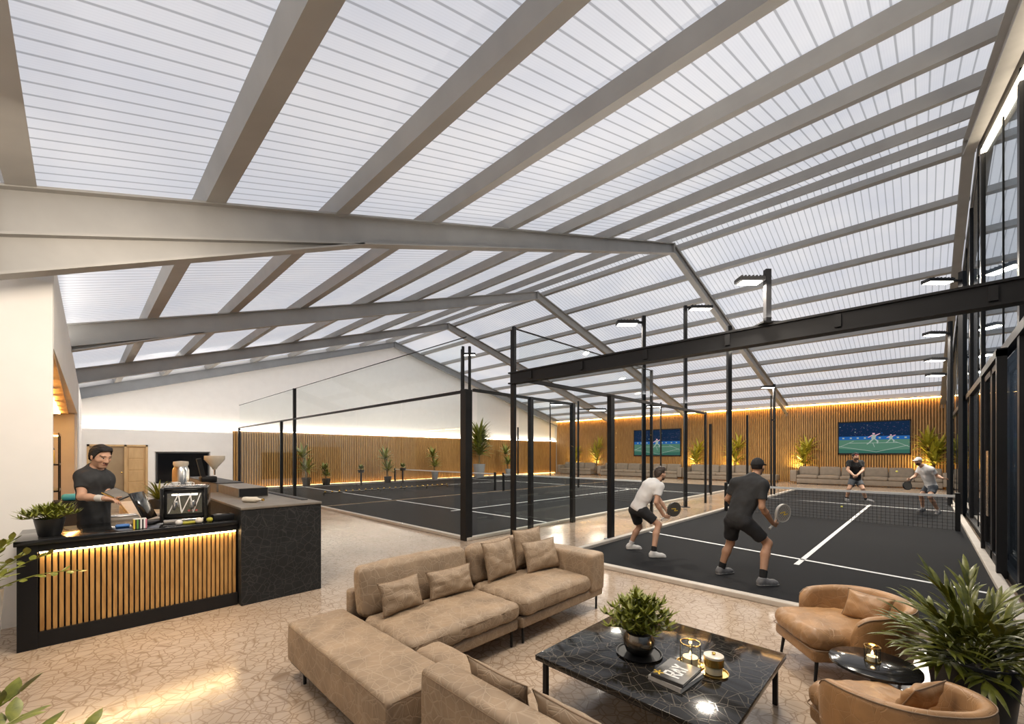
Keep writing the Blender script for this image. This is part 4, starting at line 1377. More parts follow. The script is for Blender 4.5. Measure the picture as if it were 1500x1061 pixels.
MB().rbox(-0.19, 0.19, -0.25, -0.02, 0.0, 0.055, 0.01, 2).build('drip_tray', M['chrome'], cm, smooth=50)
for x in (-0.08, 0.08):
    g_ = MB().lathe([(0, 0.19), (0.028, 0.19), (0.03, 0.24), (0.022, 0.26), (0, 0.26)], 18, 0, (x, -0.21, 0)).build('group_head', M['chrome'], cm, smooth=40)
    MB().tube([(x, -0.23, 0.20), (x, -0.33, 0.18)], [0.010, 0.013], 10).build('filter_handle', M['black_matt'], g_, smooth=40)
for x in (-0.17, -0.06, 0.05, 0.16):
    for y in (-0.12, 0.12):
        pass
MB().tube([(-0.2, -0.15, 0.44), (0.2, -0.15, 0.44)], 0.006, 8).build('cup_rail', M['chrome'], cm)
for s in (-0.2, 0.2):
    MB().tube([(s, -0.15, 0.41), (s, -0.15, 0.444)], 0.006, 8).build('rail_post', M['chrome'], cm)

for x, y, lab in ((-0.12, 0.05, 'white cup at the left on top of the coffee machine'), (0.02, 0.0, 'white cup at the middle on top of the coffee machine')):
    a_ = -0.25
    cu = thing('coffee_cup', lab, 'cup', (0.92 + x * math.cos(a_) - y * math.sin(a_), 6.42 + x * math.sin(a_) + y * math.cos(a_), ZC + 0.4205))
    MB().lathe([(0, 0), (0.022, 0), (0.036, 0.05), (0.033, 0.05), (0.02, 0.006), (0, 0.006)], 20).build('bowl', M['tape'], cu, smooth=40)
    MB().tube([(0.033, 0, 0.042), (0.052, 0, 0.038), (0.050, 0, 0.018), (0.028, 0, 0.014)], 0.004, 8).build('handle', M['tape'], cu, smooth=60)

# grinder standing behind
gz = thing('coffee_grinder', 'chrome coffee grinder with a pale lid behind the coffee machine', 'grinder', (1.18, 8.78, 0.921))
MB().rbox(-0.14, 0.14, -0.14, 0.14, 0.0, 0.06, 0.015, 2).build('base', M['black'], gz, smooth=50)
MB().lathe([(0, 0.06), (0.11, 0.06), (0.12, 0.25), (0.115, 0.66), (0.09, 0.72), (0, 0.72)], 28).build('body', M['chrome'], gz, smooth=40)
MB().lathe([(0.09, 0.72), (0.105, 0.76), (0.10, 0.80), (0.0, 0.81)], 24).build('hopper', M['ceramic'], gz, smooth=40)
MB().tube([(0.0, -0.14, 0.40), (0.0, -0.25, 0.36), (0.0, -0.26, 0.28)], [0.03, 0.028, 0.02], 10).build('spout', M['black'], gz, smooth=40)
# juicer: second machine, dark with funnel
jz = thing('juice_machine', 'dark juice machine with a white funnel beside the chrome grinder', 'juicer', (1.62, 9.3, 1.343))
MB().rbox(-0.10, 0.14, -0.12, 0.12, 0.0, 0.10, 0.02, 2).build('base', M['black'], jz, smooth=50)
MB().bar((-0.05, 0, 0.08), (-0.12, 0, 0.42), 0.09, 0.07).build('column', M['black'], jz)
MB().lathe([(0.03, 0.22), (0.05, 0.26), (0.16, 0.40), (0.16, 0.47), (0, 0.475)], 20, 0, (0.12, 0, 0)).build('funnel', M['ceramic'], jz, smooth=40)
MB().tube([(0.12, 0, 0.23), (0.12, 0, 0.12)], 0.015, 8).build('spout', M['chrome'], jz)

# till screen, seen from its edge
ps = thing('till_screen', 'tilted black till screen on its foot left of the coffee machine', 'screen', (0.56, 6.52, ZC), 1.15)
MB().rbox(-0.13, 0.13, -0.10, 0.10, 0, 0.02, 0.006, 2).build('foot', M['black'], ps, smooth=50)
MB().bar((0, 0.02, 0.01), (0, 0.04, 0.20), 0.05, 0.03).build('neck', M['black'], ps)
R_ = Matrix.Translation((0, 0.03, 0.20)) @ Matrix.Rotation(-0.42, 4, 'X')
MB().rbox(-0.17, 0.17, -0.012, 0.012, -0.16, 0.18, 0.006, 2, 0, R_).build('housing', M['black_gloss'], ps, smooth=50)
MB().box(-0.155, 0.155, 0.0125, 0.0145, -0.145, 0.165, 0, R_).build('display', M['screen_off'], ps)

# striped tub with napkins
tb = thing('napkin_tub', 'small tub striped yellow, black, green and white on the counter edge', 'tub', (0.47, 6.16, ZC))
cols = [M['yellow'], M['black_matt'], M['green'], M['black_matt'], M['tape'], M['black_matt'], M['tape'], M['pink']]
b = MB()
for k in range(8):
    x = -0.056 + k * 0.014
    b.box(x, x + 0.014, -0.045, 0.045, 0.0, 0.098, k)
b.build('striped_wall', cols, tb)
MB().box(-0.052, 0.052, -0.04, 0.04, 0.098, 0.104).build('rim', M['grip'], tb)
cl = tag(MB().rbox(-0.06, 0.06, -0.035, 0.035, 0, 0.035, 0.016, 3).build('wiping_cloth', M['blue'], smooth=60, loc=(0.34, 6.34, ZC)), 'folded blue cloth beside the striped tub', 'cloth')
# small round things in front of the machine
for i, (x, y, r, mt, nm, lab) in enumerate(((0.80, 6.08, 0.036, M['grip'], 'bread_roll', 'white round roll in front of the coffee machine at the left'),
                                            (0.985, 6.07, 0.040, M['ceramic'], 'bread_roll', 'beige roll in the middle of the row before the coffee machine'),
                                            (1.09, 6.09, 0.034, M['leaf_lime'], 'lime', 'green lime at the right of the row before the coffee machine'))):
    tag(MB().lathe([(0, 0), (r * 0.7, r * 0.12), (r, r * 0.7), (r * 0.85, r * 1.3), (r * 0.4, r * 1.65), (0, r * 1.72)], 18).build(nm, mt, smooth=60, loc=(x, y, ZC)), lab, 'food')
tag(MB().rbox(-0.09, 0.09, -0.03, 0.03, 0, 0.028, 0.01, 2).build('serving_board', M['leaf_lime'], smooth=60, loc=(0.88, 6.12, ZC)), 'small green board between the rolls and the machine', 'board')
bx = thing('card_reader', 'low black card box on the counter next to the etched block', 'box', (1.245, 6.20, ZC))
MB().rbox(-0.11, 0.11, -0.07, 0.07, 0, 0.07, 0.008, 2).build('body', M['black'], bx, smooth=50)
MB().box(-0.07, 0.07, -0.03, 0.05, 0.07, 0.073).build('lid', M['black_gloss'], bx)
bt = thing('bottle', 'pale bottle lying on the edge of the etched block', 'bottle', (1.55, 6.55, 1.196), -0.9)
MB().lathe([(0, 0), (0.035, 0), (0.038, 0.02), (0.038, 0.18), (0.016, 0.23), (0.016, 0.27), (0, 0.27)], 18, 0, (0, 0, 0), Matrix.Translation((0, 0, 0.038)) @ Matrix.Rotation(PI / 2, 4, 'Y')).build('body', M['ceramic'], bt, smooth=40)
MB().lathe([(0, 0.268), (0.018, 0.268), (0.018, 0.29), (0, 0.29)], 14, 0, (0, 0, 0), Matrix.Translation((0, 0, 0.038)) @ Matrix.Rotation(PI / 2, 4, 'Y')).build('cap', M['brass'], bt, smooth=40)
# grey tray-like sink on the bench beyond the barman
sk = thing('scales', 'grey weighing scales with a rounded shell behind the counter', 'scales', (0.42, 7.75, 0.921))
MB().rbox(-0.17, 0.17, -0.14, 0.14, 0, 0.09, 0.04, 4).build('body', M['ledge'], sk, smooth=60)
MB().rbox(-0.14, 0.14, -0.11, 0.11, 0.09, 0.105, 0.006, 2).build('pan', M['chrome'], sk, smooth=50)
sb = thing('side_bench', 'low pale bench just behind the counter carrying the scales', 'bench', (0.42, 7.75, 0))
MB().rbox(-0.10, 0.40, -0.55, 0.65, 0.88, 0.92, 0.005, 2).build('worktop', M['stone_top'], sb, smooth=50)
for x in (-0.06, 0.36):
    for y in (-0.5, 0.6):
        MB().box(x - 0.02, x + 0.02, y - 0.02, y + 0.02, 0, 0.88).build('leg', M['black'], sb)

# shelf unit in the wall recess with its goods
su = thing('shelf_unit', 'black shelf unit standing in the lit wall recess', 'shelf', (-0.72, 12.6, 0))
for k, z in enumerate((0.02, 0.55, 1.10, 1.62, 2.22)):
    MB().box(-0.42, 0.46, -0.5, 0.5, z, z + 0.03).build('shelf', M['black'] if k < 4 else M['wood'], su)
for x in (-0.42, 0.44):
    for y in (-0.5, 0.48):
        MB().box(x, x + 0.02, y, y + 0.02, 0, 2.26).build('upright', M['black'], su)
MB().box(-0.40, 0.44, -0.46, -0.44, 2.19, 2.215).build('light_strip', M['led'], su)


def goods(name, lab, x, y, z, mt, w, d, h, rz=0, r=0.02):
    return tag(MB().rbox(-w / 2, w / 2, -d / 2, d / 2, 0, h, r, 3).build(name, mt, smooth=60, loc=(x, y, z)), lab, 'goods')


goods('folded_towel', 'pink folded towel on the third shelf of the recess', -0.75, 12.35, 1.651, M['pink'], 0.44, 0.3, 0.17, r=0.06)
goods('storage_box', 'yellow striped box beside the pink towel in the recess', -0.40, 12.35, 1.651, M['yellow'], 0.14, 0.3, 0.28)
goods('storage_box', 'cream box on the second shelf of the recess', -0.62, 12.3, 1.131, M['ceramic'], 0.30, 0.3, 0.22)
goods('storage_box', 'black case on the second shelf of the recess beside the cream box', -0.92, 12.3, 1.131, M['black_matt'], 0.24, 0.3, 0.34)
bgp = thing('sports_bag', 'black sports bag with a strap on the third shelf of the recess', 'bag', (-0.50, 12.75, 1.651))
MB().rbox(-0.16, 0.16, -0.14, 0.14, 0, 0.36, 0.08, 4).build('body', M['black_matt'], bgp, smooth=60)
MB().tube([(-0.12, -0.1, 0.32), (-0.08, -0.12, 0.50), (0.08, -0.12, 0.48), (0.12, -0.1, 0.32)], 0.014, 8).build('strap', M['black'], bgp, smooth=60)
goods('cap', 'bright blue cap on a rack end beside the barman', -0.12, 11.7, 0.96, M['cyan'], 0.22, 0.24, 0.12, r=0.05)
rk = thing('ball_trolley', 'black trolley bin below the blue cap behind the barman', 'trolley', (-0.20, 11.7, 0))
MB().box(-0.2, 0.2, -0.25, 0.25, 0.12, 0.95).build('bin', M['black_matt'], rk, bevel=0.01)
MB().box(-0.21, 0.21, -0.26, 0.26, 0.90, 0.955).build('rim', M['black'], rk)
for x in (-0.15, 0.15):
    for y in (-0.2, 0.2):
        MB().lathe([(0, -0.02), (0.06, -0.02), (0.06, 0.02), (0, 0.02)], 14, 0, (0, 0, 0), Matrix.Translation((x, y, 0.06)) @ Matrix.Rotation(PI / 2, 4, 'X')).build('wheel', M['black'], rk)
        MB().box(x - 0.01, x + 0.01, y - 0.01, y + 0.01, 0.06, 0.13).build('caster', M['chrome'], rk)

# ================================================================== PLANTS
def blade(b, base, az, elev, L, w, droop, n=7, mi=0, fold=0.25, tipw=0.0, wpos=0.35, twist=0.0):
    """one strap leaf: starts at base with azimuth and elevation, arches over by droop (radians)"""
    p = Vector(base); vs = []; fs = []
    e_ = elev
    for i in range(n + 1):
        t = i / n
        d = Vector((math.cos(e_) * math.cos(az), math.cos(e_) * math.sin(az), math.sin(e_)))
        side = Vector((-math.sin(az), math.cos(az), 0))
        nrm = side.cross(d)
        if twist:
            q = Matrix.Rotation(twist * t, 3, d); side = q @ side; nrm = q @ nrm
        if t < wpos: ww = 0.35 + 0.65 * math.sin(t / wpos * PI / 2)
        else: ww = max(tipw, math.cos((t - wpos) / (1 - wpos) * PI / 2))
        ww *= w / 2
        vs += [p - side * ww - nrm * (-fold * ww), p.copy(), p + side * ww + nrm * (fold * ww)]
        p = p + d * (L / n)
        e_ -= droop / n * (0.5 + t)
    for i in range(n):
        a = i * 3
        fs += [(a, a + 1, a + 4, a + 3), (a + 1, a + 2, a + 5, a + 4)]
    b.add(vs, fs, mi)


def pot(t, prof, mat, zs=None, rs=None, name='pot'):
    o = MB().lathe(prof, 36).build(name, mat, t, smooth=40)
    if rs: MB().lathe([(0, zs - 0.01), (rs, zs - 0.01), (rs, zs), (0, zs)], 28).build('soil', M['soil'], t)
    return o


def taper_pot(t, r0, r1, h, mat, wall=0.015):
    return pot(t, [(0, 0), (r0 * 0.94, 0), (r0, 0.012), (r1, h - 0.01), (r1 - 0.003, h), (r1 - wall, h), (r1 - wall - 0.004, h - 0.05), (0, h - 0.05)], mat, h - 0.035, r1 - wall - 0.004)


def palm_bush(label, loc, seed, hpot=0.5, rpot=0.24, nst=30, H=0.75, spread=0.5):
    """broad bushy plant: many stems, each with a fan of arching straps"""
    rnd = random.Random(seed)
    t = thing('potted_palm', label, 'plant', loc)
    taper_pot(t, rpot * 0.78, rpot, hpot, M['pot_black'])
    fb = MB(); sb = MB()
    z0 = hpot - 0.04
    for k in range(nst):
        az = k * 2.399 + rnd.uniform(-.3, .3)
        q = (k + 0.5) / nst
        el = math.radians(80 - 70 * q + rnd.uniform(-6, 6))
        L = H * (0.62 + 0.25 * rnd.random()) * (1.0 - 0.60 * q)
        r0 = rpot * 0.45 * q
        p0 = Vector((r0 * math.cos(az), r0 * math.sin(az), z0))
        pts = [p0]; p = p0.copy(); e_ = el
        for i in range(5):
            p = p + Vector((math.cos(e_) * math.cos(az), math.cos(e_) * math.sin(az), math.sin(e_))) * L / 5
            e_ -= 0.11
            pts.append(p.copy())
        sb.tube(pts, [0.007, 0.006, 0.005, 0.004, 0.0035, 0.003], 6)
        nl = 12
        for i in range(nl):
            f = 0.30 + 0.70 * i / (nl - 1)
            j = min(4, int(f * 5)); q_ = pts[j].lerp(pts[j + 1], f * 5 - j)
            s = 1 if i % 2 else -1
            a2 = az + s * (1.25 - 0.95 * f) + rnd.uniform(-.2, .2)
            if i == nl - 1: a2 = az
            blade(fb, q_, a2, e_ + 0.25 + rnd.uniform(-.2, .35), 0.27 * (1.05 - 0.25 * abs(f - 0.6)) * rnd.uniform(.65, .95), 0.034, 0.9 + rnd.uniform(-.2, .4), 6, 0, 0.35)
    sb.build('stem', M['leaf_dark'], t, smooth=60)
    fb.build('foliage', M['leaf_dark'], t, smooth=60)
    return t


def dracaena(label, loc, seed, H, hpot=0.0, rpot=0.3, mat=None, potm=None, tiers=3, group=None, leafw=0.13, nleaf=18, spread=1.0, pole=0.0, name='dracaena', xlim=None):
    """cane plant with tiers of long straps; optional pot or slim pedestal"""
    rnd = random.Random(seed)
    t = thing(name, label, 'plant', loc, 0, group)
    z0 = 0.0
    if pole:
        MB().tube([(0, 0, 0.02), (0, 0, pole)], 0.05, 10).build('pedestal', M['black'], t, smooth=40)
        MB().lathe([(0, 0), (0.2, 0), (0.2, 0.03), (0, 0.03)], 20).build('base_plate', M['black'], t, smooth=40)
        MB().lathe([(0, pole), (0.16, pole), (0.2, pole + 0.16), (0.18, pole + 0.16), (0.17, pole + 0.13), (0, pole + 0.13)], 20).build('pot', M['pot_black'], t, smooth=40)
        z0 = pole + 0.13
    elif hpot:
        taper_pot(t, rpot * 0.75, rpot, hpot, potm or M['pot_grey'], 0.03)
        z0 = hpot - 0.05
    fb = MB(); sb = MB()
    Hf = H - z0
    for k in range(tiers):
        az = k * 2.4 + rnd.random(); lean = 0.10 * spread * (k / max(1, tiers - 1))
        zt = z0 + Hf * (0.22 + 0.40 * k / max(1, tiers - 1)) if tiers > 1 else z0 + 0.15 * Hf
        top = Vector((math.cos(az) * lean * Hf, math.sin(az) * lean * Hf, zt))
        sb.tube([(math.cos(az) * 0.04, math.sin(az) * 0.04, z0 - 0.01), (top.x * 0.4, top.y * 0.4, (z0 + zt) / 2), top], [0.03, 0.025, 0.022], 8)
        for i in range(nleaf):
            a = i * 2.399 + rnd.uniform(-.2, .2)
            q = i / nleaf
            el = math.radians(8 + 74 * q + rnd.uniform(-8, 8))
            L = Hf * (0.40 + 0.06 * rnd.random()) * (0.85 + 0.25 * q)
            blade(fb, top + Vector((0, 0, 0.05 * Hf * q)), a, el, L, leafw, 1.15 - 0.55 * q + rnd.uniform(-.2, .3), 7, 0, 0.3)
    sb.build('cane', M['stem'], t, smooth=60)
    if xlim:   # leaves that meet the wall lie along it
        m = xlim - loc[0]
        fb.v = [((m - 0.25 + 0.25 * (1 - math.exp(-(x - m + 0.25) / 0.25))) if x > m - 0.25 else x, y, z) for x, y, z in fb.v]
    ym = 25.72 - loc[1]
    fb.v = [(x, (ym - 0.25 + 0.25 * (1 - math.exp(-(y - ym + 0.25) / 0.25))) if y > ym - 0.25 else y, z) for x, y, z in fb.v]
    fb.build('foliage', mat or M['leaf'], t, smooth=60)
    return t


# big bushy palm on the right
palm_bush('large bushy palm in a round black pot behind the armchairs', (4.16, -0.24, 0), 5, 0.50, 0.225, 40, 0.70)


# leafy arrangement on the coffee table
def succulent(name, label, loc, seed, R, n, leafL, leafW, mat, prof, potmat, zsoil, rsoil, saucer=None, dome=1.0, lean=0.0):
    rnd = random.Random(seed)
    t = thing(name, label, 'plant', loc)
    if saucer:
        MB().lathe([(0, 0), (saucer * 0.92, 0), (saucer, 0.010), (saucer, 0.014), (saucer * 0.95, 0.014), (saucer * 0.9, 0.006), (0, 0.006)], 44).build('saucer', M['black'], t, smooth=40)
    MB().lathe(prof, 40).build('pot', potmat, t, smooth=50)
    MB().lathe([(0, zsoil - 0.008), (rsoil, zsoil - 0.008), (rsoil, zsoil), (0, zsoil)], 24).build('soil', M['soil'], t)
    fb = MB(); sb = MB()
    for k in range(n):
        q = (k + 0.5) / n
        az = k * 2.399
        el = math.radians(88 - 74 * q ** 0.85)
        d = Vector((math.cos(el) * math.cos(az), math.cos(el) * math.sin(az), math.sin(el) * dome))
        L = R * rnd.uniform(0.72, 1.05)
        p0 = Vector((rsoil * 0.5 * q * math.cos(az), rsoil * 0.5 * q * math.sin(az), zsoil))
        p1 = p0 + d * L
        mid = (p0 + p1) / 2 + Vector((0, 0, 0.10 * L))
        sb.tube([p0, mid, p1], [0.0045, 0.004, 0.003], 6)
        for i in range(7):
            f = 0.35 + 0.65 * i / 6
            pp = p0.lerp(mid, f * 2) if f < .5 else mid.lerp(p1, f * 2 - 1)
            a = az + i * 2.4 + rnd.uniform(-.4, .4)
            blade(fb, pp, a if f < .95 else az, rnd.uniform(0.1, 0.9) + 0.3 * d.z, leafL * rnd.uniform(.75, 1.15), leafW, rnd.uniform(-.2, .5), 5, 0, 0.4)
        for i in range(5):
            blade(fb, p1, i * 2 * PI / 5 + az, 0.5 + rnd.uniform(-.2, .3), leafL * 0.8, leafW * 0.9, rnd.uniform(-.6, .2), 5, 0, 0.4)
    sb.build('stem', M['leaf'], t, smooth=60)
    fb.build('foliage', mat, t, smooth=60)
    return t


succulent('potted_succulent', 'bushy yellow green plant in a round metal bowl on the marble table', (2.885, 1.50, TT), 8, 0.215, 46, 0.095, 0.030, M['leaf'],
          [(0, 0.006), (0.06, 0.006), (0.095, 0.03), (0.112, 0.075), (0.110, 0.12), (0.092, 0.158), (0.086, 0.158), (0.08, 0.145), (0, 0.145)], M['pewter'], 0.150, 0.082, 0.165, 1.25)
succulent('potted_succulent', 'spiky green plant in a black tapered pot on the counter end', (-0.20, 6.24, ZC), 12, 0.17, 26, 0.10, 0.022, M['leaf'],
          [(0, 0), (0.075, 0), (0.082, 0.01), (0.112, 0.17), (0.108, 0.17), (0.10, 0.15), (0, 0.15)], M['pot_black'], 0.155, 0.1, None, 0.7)


def leafy_bush(label, loc, seed, H, R, nst, leafL, leafW, mat, rp, hp, pm):
    rnd = random.Random(seed)
    t = thing('potted_shrub', label, 'plant', loc)
    taper_pot(t, rp * 0.8, rp, hp, pm)
    fb = MB(); sb = MB()
    for k in range(nst):
        az = k * 2.399; q = (k + .5) / nst
        el = math.radians(86 - 58 * q)
        L = (H - hp) * rnd.uniform(.75, 1.05)
        p = Vector((0.4 * rp * q * math.cos(az), 0.4 * rp * q * math.sin(az), hp - 0.04)); pts = [p.copy()]
        e_ = el
        for i in range(6):
            p = p + Vector((math.cos(e_) * math.cos(az), math.cos(e_) * math.sin(az), math.sin(e_))) * L / 6
            e_ -= 0.13; pts.append(p.copy())
        sb.tube(pts, [0.006] * 4 + [0.004] * 3, 6)
        for i in range(11):
            f = 0.25 + 0.75 * i / 10
            j = min(5, int(f * 6)); q_ = pts[j].lerp(pts[j + 1], f * 6 - j)
            blade(fb, q_, az + (1 if i % 2 else -1) * rnd.uniform(.7, 1.5), e_ + rnd.uniform(0.1, .9), leafL * rnd.uniform(.7, 1.1), leafW, rnd.uniform(.2, 1.0), 5, 0, 0.2, 0.0, 0.5)
    sb.build('stem', M['leaf'], t, smooth=60)
    fb.build('foliage', mat, t, smooth=60)
    return t


leafy_bush('leafy shrub in a grey pot at the left end of the counter', (-0.625, 5.76, 0), 3, 1.30, 0.3, 14, 0.10, 0.05, M['leaf'], 0.17, 0.68, M['pot_grey'])
leafy_bush('leafy plant reaching into the lower left corner nearest the frame edge', (-0.54, 2.60, 0), 9, 1.10, 0.4, 24, 0.13, 0.055, M['leaf'], 0.2, 0.5, M['pot_black'])

# plants along the slatted side wall
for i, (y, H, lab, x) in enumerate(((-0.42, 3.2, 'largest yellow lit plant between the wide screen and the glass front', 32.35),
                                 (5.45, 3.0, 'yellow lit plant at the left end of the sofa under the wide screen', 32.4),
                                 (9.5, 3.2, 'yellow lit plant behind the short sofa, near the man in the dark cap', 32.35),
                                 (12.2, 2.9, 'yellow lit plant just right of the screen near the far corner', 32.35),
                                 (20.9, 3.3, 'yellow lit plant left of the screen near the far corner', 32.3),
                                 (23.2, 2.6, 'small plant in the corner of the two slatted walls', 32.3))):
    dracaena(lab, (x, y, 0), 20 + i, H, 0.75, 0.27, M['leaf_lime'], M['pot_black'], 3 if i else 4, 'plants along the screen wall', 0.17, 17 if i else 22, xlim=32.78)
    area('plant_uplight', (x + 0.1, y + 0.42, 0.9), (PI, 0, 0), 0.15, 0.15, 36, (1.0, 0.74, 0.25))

# plants along the far gable wall
dracaena('tall dense plant in a grey pot against the far slatted wall', (21.9, 24.9, 0), 31, 4.35, 1.05, 0.48, M['leaf'], M['pot_grey'], 5, None, 0.22, 30, 0.25)
for i, (px, d, H, lab, pole, hp) in enumerate(((460, 24.2, 2.35, 'leafy plant against the far wall just right of the tall glass wall post', 0, 0.5),
                                               (476, 24.6, 1.30, 'small plant right of the leafy plant near the tall glass wall post', 0, 0.4),
                                               (529, 24.6, 1.50, 'fan shaped plant on a black pedestal, the left one of two', 0.75, 0),
                                               (590, 26.4, 1.55, 'fan shaped plant on a black pedestal, the right one of two', 0.8, 0),
                                               (637, 30.0, 2.3, 'plant in a pale pot just left of the thick corner post', 0, 0.6),
                                               (568, 27.0, 2.2, 'thin plant behind the right pedestal plant', 0, 0.4),
                                               (760, 36.0, 2.6, 'plant between the tall slim twin masts at the far wall', 0, 0.6))):
    o = at(px, 665, d)
    y = min(o.y, 25.0)
    o.x = {460: 9.0, 476: 10.1, 760: 24.9}.get(px, o.x)
    dracaena(lab, (o.x, y, 0), 50 + i, H, hp, 0.25, M['leaf'], M['pot_grey'] if i in (4, 6) else M['pot_black'], 2 if not pole else 1, 'plants along the far wall', 0.17, 20, 1.0, pole)
o = tag(thing('potted_fern', 'small spiky plant on the bench behind the till screen', 'plant', (0.95, 9.3, 0.921)))
taper_pot(o, 0.10, 0.13, 0.16, M['pot_black'])
b = MB()
rnd = random.Random(77)
for i in range(34):
    blade(b, (0, 0, 0.14), i * 2.399, math.radians(25 + 55 * i / 34), 0.42, 0.035, 0.8 + rnd.random() * 0.3, 6)
b.build('foliage', M['leaf'], o, smooth=60)

# ================================================================== PEOPLE
class Field:
    """distance field on a lattice, blended shape by shape and turned into one skin"""

    def __init__(s, lo, hi, vox):
        s.lo = np.array(lo, float); s.v = vox
        s.n = np.ceil((np.array(hi) - s.lo) / vox).astype(int) + 1
        s.F = np.full(s.n, 0.5, np.float32)

    def sub(s, lo, hi):
        i0 = np.clip(np.floor((np.array(lo) - s.lo) / s.v).astype(int), 0, s.n - 1)
        i1 = np.clip(np.ceil((np.array(hi) - s.lo) / s.v).astype(int) + 1, 1, s.n)
        sl = tuple(slice(a, b) for a, b in zip(i0, i1))
        ax = [s.lo[k] + s.v * np.arange(i0[k], i1[k]) for k in range(3)]
        return sl, np.meshgrid(*ax, indexing='ij', sparse=True)

    def blend(s, sl, d, k):
        A = s.F[sl]
        if k <= 0: s.F[sl] = np.minimum(A, d); return
        h = np.clip(k - np.abs(A - d), 0, None) / k
        s.F[sl] = np.minimum(A, d) - h * h * k * 0.25

    def cap(s, a, b, ra, rb, k=0.03, cut=None, flat=None):
        """tapered limb a-b; flat=(dir, factor) squashes it along dir; cut=(point, normal) trims it"""
        a = np.array(a, float); b = np.array(b, float)
        m = max(ra, rb) * (1.6 if flat else 1.0) + k + 3 * s.v
        sl, (X, Y, Z) = s.sub(np.minimum(a, b) - m, np.maximum(a, b) + m)
        ab = b - a; L2 = max(ab @ ab, 1e-9)
        px, py, pz = X - a[0], Y - a[1], Z - a[2]
        t = np.clip((px * ab[0] + py * ab[1] + pz * ab[2]) / L2, 0, 1)
        dx, dy, dz = px - t * ab[0], py - t * ab[1], pz - t * ab[2]
        if flat:
            n, f = np.array(flat[0], float), flat[1]
            n = n / np.linalg.norm(n)
            q = dx * n[0] + dy * n[1] + dz * n[2]
            dd = np.sqrt(np.maximum(dx * dx + dy * dy + dz * dz - q * q, 0) + (q * f) ** 2)
        else:
            dd = np.sqrt(dx * dx + dy * dy + dz * dz)
        d = dd - (ra + (rb - ra) * t)
        if cut:
            c, n = np.array(cut[0], float), np.array(cut[1], float)
            d = np.maximum(d, (X - c[0]) * n[0] + (Y - c[1]) * n[1] + (Z - c[2]) * n[2])
        s.blend(sl, d.astype(np.float32), k)

    def ell(s, c, R, r, k=0.02):
        """ellipsoid at c, R rows = axes, r = radii"""
        c = np.array(c, float); R = np.array(R, float); r = np.array(r, float)
        m = r.max() + k + 3 * s.v
        sl, (X, Y, Z) = s.sub(c - m, c + m)
        p = [X - c[0], Y - c[1], Z - c[2]]
        q = [(R[i][0] * p[0] + R[i][1] * p[1] + R[i][2] * p[2]) / r[i] for i in range(3)]
        l = np.sqrt(q[0] ** 2 + q[1] ** 2 + q[2] ** 2)
        g = np.sqrt((q[0] / r[0]) ** 2 + (q[1] / r[1]) ** 2 + (q[2] / r[2]) ** 2)
        d = l * (l - 1) / np.maximum(g, 1e-6)
        s.blend(sl, d.astype(np.float32), k)

    def plane(s, c, n):
        """trim away everything on the n side of c"""
        X, Y, Z = s.full()
        d = (X - c[0]) * n[0] + (Y - c[1]) * n[1] + (Z - c[2]) * n[2]
        s.F = np.maximum(s.F, d.astype(np.float32))

    def hole(s, c, r):
        X, Y, Z = s.full()
        d = r - np.sqrt((X - c[0]) ** 2 + (Y - c[1]) ** 2 + (Z - c[2]) ** 2)
        s.F = np.maximum(s.F, d.astype(np.float32))

    def full(s):
        ax = [s.lo[k] + s.v * np.arange(s.n[k]) for k in range(3)]
        return np.meshgrid(*ax, indexing='ij', sparse=True)

    def crease(s, amp, freq, seed, stretch=(1, 1, 0.45)):
        X, Y, Z = s.full()
        r = np.random.RandomState(seed)
        w = 0
        for k in range(7):
            v = r.normal(size=3) * np.array(stretch); v = v / np.linalg.norm(v) * freq * r.uniform(.6, 1.7)
            w = w + np.sin(X * v[0] + Y * v[1] + Z * v[2] + r.uniform(0, 6.3) + 1.3 * np.sin(X * v[1] * .6 + Z * v[0] * .5 + Y * v[2] * .5))
        s.F = s.F + (amp * w / 3).astype(np.float32)

    def skin(s, org):
        F = s.F; S = F < 0
        nx, ny, nz = S.shape
        cnt = np.zeros((nx - 1, ny - 1, nz - 1), np.int8)
        offs = [(i, j, k) for i in (0, 1) for j in (0, 1) for k in (0, 1)]
        for i, j, k in offs: cnt += S[i:nx - 1 + i, j:ny - 1 + j, k:nz - 1 + k]
        act = (cnt > 0) & (cnt < 8)
        I = np.argwhere(act)
        idx = -np.ones(act.shape, np.int64); idx[tuple(I.T)] = np.arange(len(I))
        val = {o: F[I[:, 0] + o[0], I[:, 1] + o[1], I[:, 2] + o[2]] for o in offs}
        P = np.zeros((len(I), 3)); C = np.zeros(len(I))
        for o in offs:
            for a in range(3):
                if o[a]: continue
                q = list(o); q[a] = 1; q = tuple(q)
                fa, fb = val[o], val[q]
                m = (fa < 0) != (fb < 0)
                t = fa[m] / (fa[m] - fb[m])
                pt = np.tile(np.array(o, float), (m.sum(), 1)); pt[:, a] = t
                P[m] += pt; C[m] += 1
        P = (P / C[:, None] + I) * s.v + s.lo - np.array(org)
        fs = []
        for a in range(3):
            b, c = (a + 1) % 3, (a + 2) % 3
            sl0 = [slice(None)] * 3; sl1 = [slice(None)] * 3
            sl0[a] = slice(0, -1); sl1[a] = slice(1, None)
            A, B = S[tuple(sl0)], S[tuple(sl1)]
            E = np.argwhere(A != B)
            ok = (E[:, b] > 0) & (E[:, c] > 0) & (E[:, b] < S.shape[b] - 1) & (E[:, c] < S.shape[c] - 1)
            E = E[ok]
            ins = A[tuple(E.T)]

            def cell(db, dc):
                Q = E.copy(); Q[:, b] += db; Q[:, c] += dc
                return idx[tuple(Q.T)]
            q = np.stack([cell(-1, -1), cell(0, -1), cell(0, 0), cell(-1, 0)], 1)
            q[~ins] = q[~ins][:, ::-1]
            fs.append(q)
